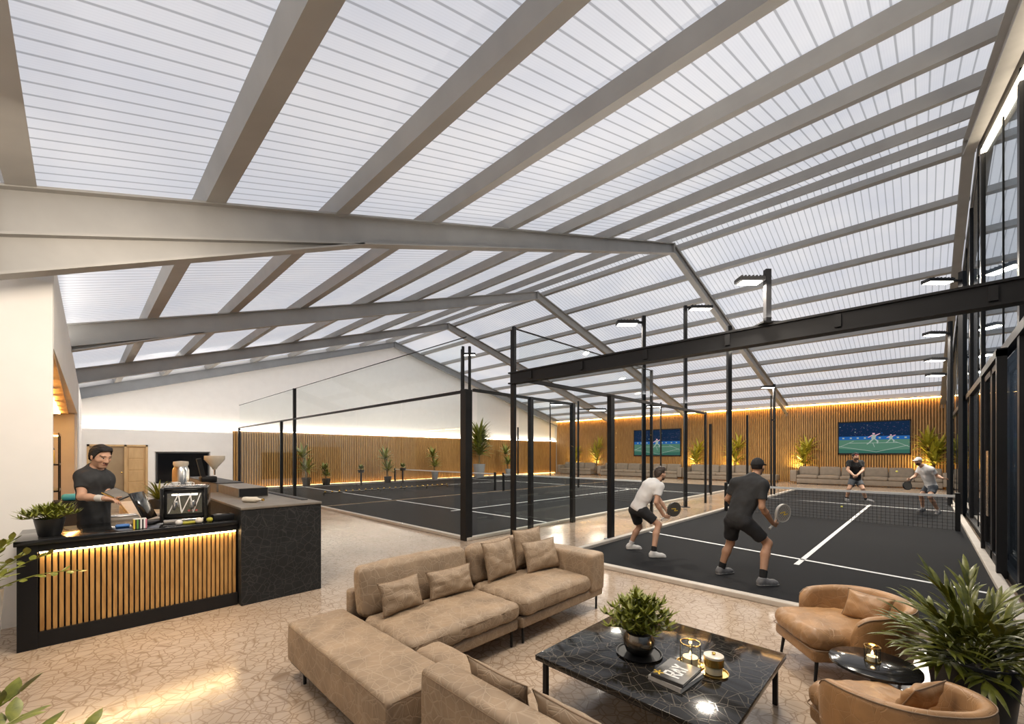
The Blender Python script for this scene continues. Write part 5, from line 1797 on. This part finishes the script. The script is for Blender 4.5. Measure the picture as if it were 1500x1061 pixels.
        return P, np.concatenate(fs)


def skin_obj(name, field, mats, parent, org, chooser=None, relax=2):
    P, Q = field.skin(org)
    if relax:   # even out the lattice steps
        n = len(P)
        for _ in range(relax):
            acc = np.zeros_like(P); c = np.zeros(n)
            for a, b in ((0, 1), (1, 2), (2, 3), (3, 0)):
                np.add.at(acc, Q[:, a], P[Q[:, b]]); np.add.at(c, Q[:, a], 1)
                np.add.at(acc, Q[:, b], P[Q[:, a]]); np.add.at(c, Q[:, b], 1)
            P = P * 0.5 + 0.5 * acc / np.maximum(c, 1)[:, None]
    me = bpy.data.meshes.new(name)
    me.from_pydata(P.tolist(), [], Q.tolist())
    mats = mats if isinstance(mats, (list, tuple)) else [mats]
    for m in mats: me.materials.append(m)
    if chooser is not None:
        me.polygons.foreach_set('material_index', chooser(P[Q].mean(1) + np.array(org)).astype(np.int32))
    me.shade_smooth()
    o = bpy.data.objects.new(name, me); COL.objects.link(o); o.parent = parent
    return o


def nv(v): return Vector(v).normalized()


def person(label, J, face, opt, vox=0.008):
    """J: joints in the world (Vectors). face: where the face points. opt: clothes and sizes"""
    S = opt.get('scale', 1.0)
    HS = opt.get('head', S)
    feet = (J['anL'] + J['anR']) / 2
    org = Vector((feet.x, feet.y, 0))
    root = thing('person', label, 'person', tuple(org))
    O = np.array(org)
    pts = list(J.values())
    lo = np.array([min(p[k] for p in pts) for k in range(3)]) - 0.30 * S
    hi = np.array([max(p[k] for p in pts) for k in range(3)]) + 0.30 * S
    lo[2] = -0.02
    f = nv(face)                       # face direction
    hup = nv(opt.get('headup', Vector((0, 0, 1)))); hup = (hup - f * hup.dot(f)).normalized()
    hr = f.cross(hup).normalized()     # to the person's right
    chest, pel, neck = J['chest'], J['pelvis'], J['neck']
    spine = nv(chest - pel)
    sh = J['shR'] - J['shL']
    tr = sh.normalized()               # torso right
    tf = tr.cross(spine) * -1          # torso front
    tf = nv(spine.cross(tr))
    hipr = nv(J['hipR'] - J['hipL'])

    def torso(F, g, k=0.05, hips=True):
        F.cap(J['hipL'].lerp(J['hipR'], 0.12), J['hipL'].lerp(J['hipR'], 0.88), .098 * S + g, .098 * S + g, k, flat=(tf, 1.05))
        w0 = pel + spine * 0.02; w1 = pel.lerp(chest, 0.55)
        F.cap(w0 - tr * .045 * S, w1 - tr * .05 * S, .098 * S + g, .096 * S + g, k)
        F.cap(w0 + tr * .045 * S, w1 + tr * .05 * S, .098 * S + g, .096 * S + g, k)
        c2 = chest + spine * 0.02
        F.cap(w1 - tr * .05 * S, c2 - tr * .085 * S, .096 * S + g, .105 * S + g, k)
        F.cap(w1 + tr * .05 * S, c2 + tr * .085 * S, .096 * S + g, .105 * S + g, k)
        F.cap(c2 - tr * .075 * S + tf * .03 * S, c2 + tr * .075 * S + tf * .03 * S, .085 * S + g, .085 * S + g, k)
        for s_ in ('L', 'R'):
            F.cap(J['sh' + s_], chest.lerp(neck, 0.55), .060 * S + g, .085 * S + g, k)
            F.cap(J['sh' + s_], neck, .050 * S + g, .055 * S + g, k)
        F.cap(chest, neck, .09 * S + g, .06 * S + g, k)

    # ---------------- body: one continuous skin
    B = Field(lo, hi, vox)
    torso(B, 0.0)
    hc = J['head']
    base = hc - hup * .075 * HS - f * .012 * HS
    B.cap(neck, base, .056 * S, .054 * HS, .03)
    Rm = [list(hr), list(f), list(hup)]
    B.ell(hc + hup * .022 * HS - f * .008 * HS, Rm, (.074 * HS, .096 * HS, .098 * HS), .02)
    B.ell(hc - hup * .035 * HS + f * .022 * HS, Rm, (.060 * HS, .070 * HS, .085 * HS), .03)
    B.cap(hc - hup * .098 * HS + f * .066 * HS - hr * .012 * HS, hc - hup * .098 * HS + f * .066 * HS + hr * .012 * HS, .020 * HS, .020 * HS, .025)
    B.cap(hc + hup * .012 * HS + f * .088 * HS, hc - hup * .034 * HS + f * .108 * HS, .0095 * HS, .0135 * HS, .012)     # nose
    B.cap(hc - hup * .037 * HS + f * .098 * HS - hr * .012 * HS, hc - hup * .037 * HS + f * .098 * HS + hr * .012 * HS, .009 * HS, .009 * HS, .01)
    B.cap(hc + hup * .024 * HS + f * .084 * HS - hr * .04 * HS, hc + hup * .024 * HS + f * .084 * HS + hr * .04 * HS, .011 * HS, .011 * HS, .015)  # brow
    B.cap(hc - hup * .064 * HS + f * .086 * HS - hr * .020 * HS, hc - hup * .064 * HS + f * .086 * HS + hr * .020 * HS, .010 * HS, .010 * HS, .012)  # lips
    for s_ in (-1, 1):
        B.ell(hc + hr * s_ * .079 * HS - f * .004 * HS - hup * .008 * HS, Rm, (.010 * HS, .020 * HS, .034 * HS), .008)   # ear
        B.cap(hc + hr * s_ * .038 * HS + f * .066 * HS - hup * .022 * HS, hc + hr * s_ * .05 * HS + f * .05 * HS - hup * .03 * HS, .02 * HS, .018 * HS, .02)  # cheek
    # limbs
    for s_ in ('L', 'R'):
        a, e_, w = J['sh' + s_], J['el' + s_], J['wr' + s_]
        B.cap(a, a.lerp(e_, .5), .055 * S, .050 * S, .04)
        B.cap(a.lerp(e_, .45), e_, .050 * S, .040 * S, .03)
        B.cap(e_, e_.lerp(w, .3), .041 * S, .043 * S, .02)
        B.cap(e_.lerp(w, .3), w, .043 * S, .028 * S, .02)
        h, kn, an = J['hip' + s_], J['kn' + s_], J['an' + s_]
        B.cap(h, h.lerp(kn, .5), .092 * S, .076 * S, .05)
        B.cap(h.lerp(kn, .5), kn, .076 * S, .056 * S, .04)
        # calf bulges to the back of the leg
        fl = nv(J['toe' + s_] - an); back = -(fl - nv(kn - an) * fl.dot(nv(kn - an)))
        B.cap(kn, kn.lerp(an, .32) + back * .018 * S, .053 * S, .058 * S, .03)
        B.cap(kn.lerp(an, .32) + back * .018 * S, an, .058 * S, .037 * S, .03)
        B.cap(an, Vector((J['toe' + s_].x, J['toe' + s_].y, .035)).lerp(an, .2), .038 * S, .03 * S, .02)
        # hand: palm, four fingers of unequal length curling, thumb from the side
        hd = nv(opt.get('hand' + s_, w - e_))            # where the knuckles point
        pn = Vector(opt.get('palm' + s_, -UP)); pn = (pn - hd * pn.dot(hd)).normalized()  # palm faces this way
        sd = hd.cross(pn).normalized() * (1 if opt.get('thumb' + s_, 1) > 0 else -1)      # thumb side
        curl = opt.get('curl' + s_, 0.5)
        ps = .088 * S
        for q, ln in ((-1.5, .066), (-.5, .078), (.5, .082), (1.5, .074)):
            k0 = w + hd * .015 * S + sd * q * .012 * S
            k1 = w + hd * ps + sd * q * .0195 * S
            B.cap(k0, k1, .016 * S, .0125 * S, .012)
            p = k1; ang = curl * .5
            for i, fr in enumerate((.45, .32, .23)):
                d = hd * math.cos(ang) + pn * math.sin(ang) + sd * q * .03
                p2 = p + d * ln * fr * S * 1.08
                B.cap(p, p2, (.0098 - .0008 * i) * S, (.0092 - .0009 * i) * S, .003)
                p = p2; ang += curl
        t0 = w + hd * .025 * S + sd * .022 * S
        t1 = t0 + (hd * .6 + sd * .75 + pn * .35).normalized() * .042 * S
        t2 = t1 + (hd * .85 + sd * .25 + pn * (.3 + .4 * curl)).normalized() * .032 * S
        t3 = t2 + (hd * .8 - sd * .1 + pn * (.3 + .6 * curl)).normalized() * .026 * S
        B.cap(t0, t1, .016 * S, .0125 * S, .012); B.cap(t1, t2, .0115 * S, .0105 * S, .005); B.cap(t2, t3, .0105 * S, .0085 * S, .004)

    eyes = [np.array(hc + hr * s_ * .031 * HS + f * .083 * HS + hup * .004 * HS) for s_ in (-1, 1)]
    brows = [np.array(hc + hr * s_ * .033 * HS + f * .092 * HS + hup * .026 * HS) for s_ in (-1, 1)]
    lip = np.array(hc - hup * .064 * HS + f * .094 * HS)
    hcn, fn, un, rn = (np.array(q) for q in (hc, f, hup, hr))

    def pick(C):
        m = np.zeros(len(C))
        q = C - hcn
        qf, qu, qr = q @ fn / HS, q @ un / HS, q @ rn / HS
        near = (np.abs(qf) < .13) & (np.abs(qu) < .15) & (np.abs(qr) < .1)
        if opt.get('beard') is True:
            m[near & (qf > .0) & (qu < -.045 - .02 * (qf < .06)) & (qu > -.13)] = 3
        for e_ in eyes:
            dd = C - e_
            m[(np.abs(dd @ rn) < .011 * HS) & (np.abs(dd @ un) < .004 * HS) & near & (qf > .05)] = 4
            m[(np.abs(dd @ rn) < .0065 * HS) & (np.abs(dd @ un) < .0055 * HS) & near & (qf > .05)] = 1
        for e_ in brows:
            dd = C - e_
            m[(np.abs(dd @ rn) < .022 * HS) & (np.abs(dd @ un) < .005 * HS) & near & (qf > .05)] = 3
        if opt.get('beard') == 'stubble':
            m[near & (qf > .078) & (qu < -.044) & (qu > -.058) & (np.abs(qr) < .028)] = 3
        dd = C - lip
        m[(np.abs(dd @ rn) < .022 * HS) & (np.abs(dd @ un) < .008 * HS) & near & (qf > .075)] = 2
        return m
    # bare skin that the clothes hide is left as it is, the clothes sit over it
    body = skin_obj('body', B, [opt['skin'], M['eye'], M['lip'], M['beard'], M['eyewhite']], root, O, pick)

    # ---------------- shirt
    F = Field(lo, hi, max(vox, .009))
    torso(F, .019 * S)
    for s_ in ('L', 'R'):
        a, e_ = J['sh' + s_], J['el' + s_]
        q = a.lerp(e_, opt.get('sleeve', .62))
        d = nv(e_ - a)
        F.cap(a, a.lerp(e_, .72), .074 * S, .070 * S, .03, cut=(q, d))
    F.crease(.0045 * S, 42 / S, opt.get('seed', 1), (1, 1, .5))
    hem = pel - spine * opt.get('hem', .085) * S
    F.plane(hem, -spine)
    nd = nv(nv(hc - neck) + tf * .35)
    F.hole(neck + nd * .062 * S, .074 * S)
    so = skin_obj('shirt', F, opt['shirt'], root, O)
    if opt.get('badge'):
        p = chest + tf * (.135 * S) - tr * .045 * S + spine * .03
        R = Matrix.Translation(p - org) @ Matrix(((tr.x, tf.x, spine.x), (tr.y, tf.y, spine.y), (tr.z, tf.z, spine.z))).to_4x4()
        MB().rbox(-.013, .013, -.008, .004, -.013, .013, .004, 2, 0, R).build('badge', M['tape'], so, smooth=60)

    # ---------------- shorts or trousers
    F = Field(lo, hi, max(vox, .009))
    F.cap(J['hipL'].lerp(J['hipR'], .1), J['hipL'].lerp(J['hipR'], .9), .108 * S, .108 * S, .05)
    for s_ in ('L', 'R'):
        h, kn, an = J['hip' + s_], J['kn' + s_], J['an' + s_]
        if opt.get('trousers'):
            F.cap(h, kn, .10 * S, .070 * S, .04); F.cap(kn, an, .070 * S, .052 * S, .02, cut=(an - Vector((0, 0, .03)), (0, 0, -1)))
        else:
            q = h.lerp(kn, opt.get('leg', .78)); d = nv(kn - h)
            F.cap(h, kn, .110 * S, .090 * S, .045, cut=(q, d))
    F.crease(.004 * S, 36 / S, opt.get('seed', 1) + 9)
    skin_obj('trousers' if opt.get('trousers') else 'shorts', F, opt['shorts'], root, O)

    # ---------------- socks and shoes
    for s_ in ('L', 'R'):
        an, toe, kn = J['an' + s_], J['toe' + s_], J['kn' + s_]
        fl = Vector((toe.x - an.x, toe.y - an.y, 0)); fl = nv(fl)
        z0 = opt.get('lift' + s_, 0.0)
        heel = Vector((an.x, an.y, .046 * S + z0)) - fl * .035 * S
        ball = heel + fl * .185 * S; tip = heel + fl * .225 * S
        if not opt.get('trousers'):
            q = an.lerp(kn, opt.get('sock', .20))
            G = Field(np.minimum(np.array(an), np.array(q)) - .1, np.maximum(np.array(an), np.array(q)) + .1, .006)
            cf = kn.lerp(an, .32) + (-(fl - nv(kn - an) * fl.dot(nv(kn - an)))) * .018 * S
            G.cap(an - UP * .02, an.lerp(cf, .6), .045 * S, .057 * S, .01, cut=(q, nv(kn - an)))
            skin_obj('sock', G, opt['sockm'][0 if s_ == 'L' else 1], root, O)
        G = Field(np.array(heel) - .2, np.array(heel) + np.array((.34, .34, .2)), .0065)
        G = Field(np.minimum(np.array(heel), np.array(tip)) - .11, np.maximum(np.array(heel), np.array(tip)) + .11, .0065)
        side = Vector((-fl.y, fl.x, 0))
        G.cap(heel, heel + fl * .09 * S, .044 * S, .043 * S, .02)
        G.cap(heel + fl * .08 * S, ball, .044 * S, .047 * S, .03, flat=(UP, 1.15))
        G.cap(ball, tip - UP * .006, .047 * S, .038 * S, .03, flat=(UP, 1.25))
        G.cap(heel + UP * .02 * S, Vector((an.x, an.y, an.z + .01)) - fl * .008, .041 * S, .047 * S, .03)
        G.cap(Vector((an.x, an.y, an.z)), heel + fl * .12 * S + UP * .005, .045 * S, .042 * S, .03)
        G.cap(heel - UP * .024 * S, tip - UP * .024 * S, .047 * S, .047 * S, .01, flat=(UP, 2.4))
        G.plane((0, 0, z0 + .001), (0, 0, -1))
        G.plane((0, 0, an.z + .035 * S), (0, 0, 1))
        skin_obj('shoe', G, [opt['shoe'], M['sole']], root, O, lambda C: (C[:, 2] < z0 + .027 * S).astype(float))

    # ---------------- hair / cap
    G = Field(np.array(hc) - .19 * HS, np.array(hc) + .21 * HS, .006)
    thick = opt.get('hairt', .014) * HS
    G.ell(hc + hup * .022 * HS - f * .008 * HS, Rm, (.074 * HS + thick * .8, .096 * HS + thick, .098 * HS + thick), .01)
    if not opt.get('cap'):
        G.ell(hc - hup * .030 * HS - f * .026 * HS, Rm, (.066 * HS + thick * .7, .070 * HS + thick, .075 * HS), .02)
        G.cap(hc + hup * .085 * HS + f * .05 * HS - hr * .03 * HS, hc + hup * .088 * HS + f * .05 * HS + hr * .03 * HS, .036 * HS, .036 * HS, .03)
        G.crease(.0028 * HS, 120, 5, (1, 1, 1))
    X, Y, Z = G.full()
    qf = ((X - hc.x) * f.x + (Y - hc.y) * f.y + (Z - hc.z) * f.z) / HS
    qu = ((X - hc.x) * hup.x + (Y - hc.y) * hup.y + (Z - hc.z) * hup.z) / HS
    # hairline: high over the forehead, down in front of the ear, to the nape
    line = np.where(qf > .062, .076 + (qf - .062) * .30, np.where(qf > .022, -.004 + (qf - .022) * 2.0, np.where(qf > .006, -.022, np.where(qf > -.03, .002, -.01 + (qf + .03) * 1.2))))
    if opt.get('cap'): line = .028 + 0 * qf + qf * .10
    G.F = np.maximum(G.F, ((line - qu) * HS * .9).astype(np.float32))
    if opt.get('cap'):
        bd = opt.get('capdir', 1)
        co = skin_obj('cap', G, opt['cap'], root, O)
        K = Field(np.array(hc) - .24 * HS, np.array(hc) + .24 * HS, .006)
        c0 = hc + hup * .038 * HS + f * .085 * HS * bd
        K.ell(c0 + f * .035 * HS * bd, [list(hr), list(nv(f * bd - hup * .12)), list(nv(hup + f * bd * .12))], (.070 * HS, .072 * HS, .009 * HS), .004)
        skin_obj('brim', K, opt['cap'], co, O)
        # hair below the cap
        G = Field(np.array(hc) - .19 * HS, np.array(hc) + .19 * HS, .006)
        G.ell(hc + hup * .022 * HS - f * .008 * HS, Rm, (.080 * HS, .102 * HS, .104 * HS), .01)
        X, Y, Z = G.full()
        qf = ((X - hc.x) * f.x + (Y - hc.y) * f.y + (Z - hc.z) * f.z) / HS
        qu = ((X - hc.x) * hup.x + (Y - hc.y) * hup.y + (Z - hc.z) * hup.z) / HS
        line = np.where(qf > .0, .03, -.035 + np.clip(qf + .05, -.2, 0) * .1)
        G.F = np.maximum(G.F, ((line - qu) * HS).astype(np.float32)); G.F = np.maximum(G.F, ((qu - .045) * HS).astype(np.float32))
        G.F = np.maximum(G.F, ((qf - .012) * HS).astype(np.float32))
    skin_obj('hair', G, opt['hair'], root, O)
    if opt.get('band'):
        G = Field(np.array(hc) - .18 * HS, np.array(hc) + .18 * HS, .006)
        G.ell(hc + hup * .022 * HS - f * .008 * HS, Rm, (.082 * HS, .105 * HS, .106 * HS), .01)
        G.plane(hc + hup * .072 * HS, hup); G.plane(hc + hup * .040 * HS, -hup)
        skin_obj('headband', G, opt['band'], root, O)
    if opt.get('wrist'):
        s_ = opt['wrist']; a, b2 = J['wr' + s_], J['el' + s_]
        MB().tube([a.lerp(b2, .10) - org, a.lerp(b2, .34) - org], [.036 * S, .042 * S], 18).build('wristband', M['grip'], root, smooth=60)
    return root


def racket(label, grip, tip, normal, facem, rimm, mark=True, w=.26, L=.455):
    """padel racket: grip end, direction to the head tip, face normal"""
    d = nv(tip - grip); n = Vector(normal); n = (n - d * n.dot(d)).normalized(); s_ = d.cross(n)
    t = thing('padel_racket', label, 'racket', tuple(grip))
    R = Matrix((( s_.x, n.x, d.x), (s_.y, n.y, d.y), (s_.z, n.z, d.z))).to_4x4()
    hl = .285; c = L - hl / 2
    out = []
    for k in range(40):
        a = 2 * PI * k / 40
        u, v = math.sin(a), math.cos(a)
        wv = w / 2 * (1 - .13 * max(0, -v) ** 1.5)
        out.append((u * wv, c + v * hl / 2))
    inn = [(x * .9, c + (z - c) * .91) for x, z in out]
    b = MB(); n_ = 40
    for y0 in (-.019, .019):
        pass
    vs = []
    for (x, z) in out: vs += [(x, -.019, z), (x, .019, z)]
    for (x, z) in inn: vs += [(x, -.019, z), (x, .019, z)]
    fs = []
    for k in range(n_):
        j = (k + 1) % n_
        o0, o1, p0, p1 = 2 * k, 2 * k + 1, 2 * j, 2 * j + 1
        q = 2 * n_
        fs += [(o0, p0, p1, o1), (q + o0, q + o1, q + p1, q + p0), (o0, q + o0, q + p0, p0), (o1, p1, q + p1, q + o1)]
    b.add(vs, fs, 0, R)
    b.tube([R @ Vector((-.055, 0, c - hl / 2 + .02)), R @ Vector((-.012, 0, .135))], .012, 8)
    b.tube([R @ Vector((.055, 0, c - hl / 2 + .02)), R @ Vector((.012, 0, .135))], .012, 8)
    b.build('frame', rimm, t, smooth=40)
    # drilled face
    f = MB()
    f.add([(x, -.016, z) for x, z in inn] + [(x, .016, z) for x, z in inn], [tuple(reversed(range(n_))), tuple(range(n_, 2 * n_))], 0, R)
    fo = f.build('hitting_face', facem, t)
    h = MB()
    for i in range(-3, 4):
        for j in range(-3, 4):
            x, z = i * .030, c + j * .030
            if (x / (w / 2)) ** 2 + ((z - c) / (hl / 2)) ** 2 < .55:
                for y in (-.0165, .0165):
                    vs = [(x + .0055 * math.cos(a * PI / 4), y, z + .0055 * math.sin(a * PI / 4)) for a in range(8)]
                    h.add(vs, [tuple(range(8))], 0, R)
    h.build('hole_pattern', M['black'], fo)
    if mark:
        m = MB()
        for y in (-.0172, .0172):
            for (x0, z0, x1, z1, ww) in ((-.05, c - .05, .0, c + .035, .013), (.0, c + .035, .02, c - .015, .013), (.02, c - .015, .055, c + .05, .013)):
                p, q = R @ Vector((x0, y, z0)), R @ Vector((x1, y, z1))
                m.bar(p, q, ww, .001, 0, up=n)
        m.build('emblem', M['yellow'], fo)
    MB().tube([R @ Vector((0, 0, -.012)), R @ Vector((0, 0, .0)), R @ Vector((0, 0, .14))], [.018, .0155, .0145], 12).build('grip', M['grip'] if mark else M['black_matt'], t, smooth=40)
    return t


# ---- player in the dark shirt and cap (nearest, seen from behind)
D = 6.12
anL = at(1056, 832, 6.46); anL.z = .085; anR = at(1117, 846, 5.9); anR.z = .085
tl = anL + (RT * .95 + FW * .32) * .2; tr_ = anR + (RT * 1.0 + FW * .10) * .2
pel = at(1081, 758, 6.16)
J = dict(head=at(1110, 684, 6.24), neck=at(1104, 701, 6.2), chest=at(1098, 716, 6.17), pelvis=pel,
         shL=at(1079, 708, 6.30), shR=at(1117, 711, 6.00),
         hipL=at(1073, 763, 6.24), hipR=at(1091, 765, 6.08), anL=anL, anR=anR, toeL=tl, toeR=tr_)
J['knL'] = at(1070, 796, 6.42); J['knR'] = at(1125, 796, 6.06)
J['elR'] = at(1116, 743, 5.95); J['wrR'] = at(1132, 767, 6.10)
J['elL'] = at(1066, 731, 6.42); J['wrL'] = at(1082, 745, 6.62)
gripR = at(1134, 770, 6.13)
person('player in charcoal tee and dark cap gripping a pale racket, seen from behind', J, RT * .80 + FW * .58 - UP * .06,
       dict(skin=M['skin_tan'], shirt=M['tee_char'], shorts=M['shorts'], shoe=M['shoe_grey'], sockm=(M['sock_black'], M['sock_black']), hair=M['hair'], cap=M['tee_black'],
            beard=True, seed=3, handR=RT * .75 + FW * .3 - UP * .25, palmR=UP * .3 + FW, curlR=1.05, handL=RT * .6 + FW * .4 + UP * .1, palmL=RT, curlL=.5, sleeve=.66, leg=.74, scale=1.02, sock=.26), .008)
racket('pale grey padel racket held low by the player in the dark cap', at(1128, 774, 6.10), at(1156, 741, 6.2), -FW + RT * .35, M['racket_grey'], M['racket_rim'])

# ---- player in the white shirt
anL = at(923, 797, 8.15); anL.z = .085; anR = at(957, 806, 7.5); anR.z = .085
tl = anL + (RT * .95 - FW * .1) * .2; tr_ = anR + (RT * 1.0 - FW * .05) * .2
J = dict(head=at(967, 694, 7.85), neck=at(959, 707, 7.82), chest=at(951, 715, 7.82), pelvis=at(934, 744, 7.86),
         shL=at(952, 707, 8.02), shR=at(966, 713, 7.64),
         hipL=at(929, 747, 7.95), hipR=at(941, 749, 7.76), anL=anL, anR=anR, toeL=tl, toeR=tr_)
J['knL'] = at(937, 772, 8.12); J['knR'] = at(965, 769, 7.66)
J['elR'] = at(961, 736, 7.56); J['wrR'] = at(973, 757, 7.62)
J['elL'] = at(966, 733, 8.1); J['wrL'] = at(978, 750, 8.0)
person('player in a white tee and black shorts crouching with a dark racket', J, RT * .93 + FW * .33 - UP * .05,
       dict(skin=M['skin'], shirt=M['tee_white'], shorts=M['shorts'], shoe=M['shoe_white'], sockm=(M['sock_white'], M['sock_black']), hair=M['hair_brown'], beard=True, seed=7,
            handR=RT * .9 - UP * .1 + FW * .1, palmR=UP * .2 + FW, curlR=1.05, handL=RT * .9 - UP * .2, palmL=RT * -.1 - FW, curlL=.7, sleeve=.60, leg=.72, scale=.96, head=1.04, sock=.22, hem=.06), .008)
racket('dark padel racket with a yellow mark held by the crouching player in white', at(969, 761, 7.60), at(998, 738, 7.72), -FW + RT * .4, M['racket_dark'], M['racket_dark'])

# ---- far player in black (facing us)
d0 = 16.3
anL = at(1269, 732, 16.2); anR = at(1240, 731, 16.5); anL.z = .09; anR.z = .09
J = dict(head=at(1253, 669, 16.0), neck=at(1253, 676.5, 16.15), chest=at(1253, 683, 16.2), pelvis=at(1253, 702, 16.35),
         shR=at(1244, 678, 16.2), shL=at(1262, 678, 16.2), hipR=at(1249, 704.5, 16.35), hipL=at(1257, 704.5, 16.35),
         anL=anL, anR=anR, toeL=anL - FW * .2 + RT * .08, toeR=anR - FW * .2 - RT * .10, knL=at(1264, 716, 16.1), knR=at(1244, 716, 16.3))
J['elR'] = at(1242, 689, 16.05); J['elL'] = at(1264, 689, 16.05); J['wrR'] = at(1250.5, 696.5, 15.8); J['wrL'] = at(1255.5, 696.5, 15.8)
person('far player in a black tee and red headband with clasped hands', J, -FW,
       dict(skin=M['skin'], shirt=M['tee_black'], shorts=M['shorts_grey'], shoe=M['shoe_grey'], sockm=(M['sock_black'], M['sock_black']), hair=M['hair'], band=M['red'], beard=True, seed=13, scale=1.13, head=1.15,
            handR=RT * .7 - UP * .5 - FW * .2, handL=-RT * .7 - UP * .5 - FW * .2, palmR=RT * .5 + FW * .6, palmL=-RT * .5 + FW * .6, curlR=.9, curlL=.9, leg=.62, sock=.2, badge=True), .010)

# ---- far player in white (facing left)
anL = at(1352, 744, 13.5); anR = at(1375, 747, 12.95); anL.z = .085; anR.z = .085
J = dict(head=at(1345, 676, 13.1), neck=at(1352, 684, 13.15), chest=at(1356, 690, 13.15), pelvis=at(1364, 711, 13.2),
         shR=at(1349, 686, 13.35), shL=at(1364, 688, 12.95), hipR=at(1361, 713, 13.3), hipL=at(1367, 714, 13.1),
         anR=anL, anL=anR, toeR=anL - RT * .2 - FW * .05, toeL=anR - RT * .2 - FW * .12, knR=at(1349, 726, 13.3), knL=at(1362, 728, 12.85))
J['elR'] = at(1340, 698, 13.4); J['wrR'] = at(1333.5, 702, 13.25); J['elL'] = at(1374, 698, 12.9); J['wrL'] = at(1381, 701, 12.7)
person('far player in a white tee and white cap leaning left with a racket', J, -RT * .95 - FW * .25 - UP * .06,
       dict(skin=M['skin'], shirt=M['tee_white'], shorts=M['shorts_grey'], shoe=M['shoe_grey'], sockm=(M['sock_white'], M['sock_white']), hair=M['hair_brown'], cap=M['tee_white'], beard=True, seed=17, scale=1.0, head=1.02,
            handR=-RT * .8 - UP * .3, palmR=UP * .2 - FW, curlR=1.0, thumbR=1, handL=RT * .8, palmL=-UP, curlL=.5, leg=.66, sock=.16), .009)
racket('dark chequered racket held by the far player in the white cap', at(1336, 701.5, 13.2), at(1326, 716, 13.1), -FW - RT * .3, M['racket_dark'], M['black'], False)
for lab, (px, py, d) in (('padel ball in the air before the sofa, left of the far player in white', (1313.7, 691, 14.0)), ('padel ball lying on the court below the far man in black', (1233, 744, 14.4))):
    p = at(px, py, d); p.z = max(p.z, .045)
    tag(MB().lathe([(0.033 * math.sin(a * PI / 10), -0.033 * math.cos(a * PI / 10)) for a in range(11)], 16).build('padel_ball', M['ball'], smooth=60, loc=tuple(p)), lab, 'ball')

# ---- barman
d0 = 5.10
FA = RT * .86 - FW * .50
J = dict(head=at(147.5, 669, 5.06), neck=at(138, 689, 5.08), chest=at(139, 706, 5.08), pelvis=at(138, 757, 5.12),
         shR=at(123, 698, 4.98), shL=at(150, 698, 5.22), hipR=at(131, 766, 5.06), hipL=at(145, 766, 5.18))
J['knR'] = at(131, 815, 5.05); J['knL'] = at(147, 815, 5.2)
J['anR'] = J['knR'].copy(); J['anR'].z = .09; J['anL'] = J['knL'].copy(); J['anL'].z = .09
J['knR'].z = .53; J['knL'].z = .53
J['toeR'] = J['anR'] + nv(Vector((FA.x, FA.y, 0))) * .2; J['toeL'] = J['anL'] + nv(Vector((FA.x, FA.y, 0))) * .2
J['elR'] = at(119, 728, 4.88); J['wrR'] = at(156, 731, 4.78)
J['elL'] = at(157, 727, 5.12); J['wrL'] = at(166, 734, 4.86)
person('barman in a charcoal tee behind the counter tapping a tablet', J, RT * .97 - FW * .20 - UP * .30,
       dict(skin=M['skin'], shirt=M['tee_char'], shorts=M['shorts'], shoe=M['shoe_grey'], sockm=(M['sock_black'],) * 2, hair=M['hair'], beard='stubble', seed=23, scale=.98, head=1.08, hairt=.016, trousers=True,
            handR=RT * .95 - UP * .12, palmR=-UP - FW * .2, curlR=.45, handL=RT * .55 - FW * .3 + UP * .1, palmL=UP * .8 - FW * .2, curlL=.35, sleeve=.60, badge=True, wrist='R', hem=.12), .007)
p = at(172, 724, 4.86)
t = thing('tablet', 'tablet in a black case with a tan edge held by the barman', 'tablet', tuple(p))
R = (Matrix(((RT.x, FW.x, 0, 0), (RT.y, FW.y, 0, 0), (0, 0, 1, 0), (0, 0, 0, 1))) @ Matrix.Rotation(0.42, 4, 'Y') @ Matrix.Rotation(.35, 4, 'X'))
MB().rbox(-.11, .11, -.075, .075, -.006, .006, .005, 2, 0, R).build('case', M['black'], t, smooth=50)
MB().box(-.10, .10, -.065, .065, .0062, .0075, 0, R).build('screen', M['ledge'], t)
MB().box(-.112, .112, -.079, -.074, -.006, .007, 0, R).build('edge_trim', M['brass'], t)
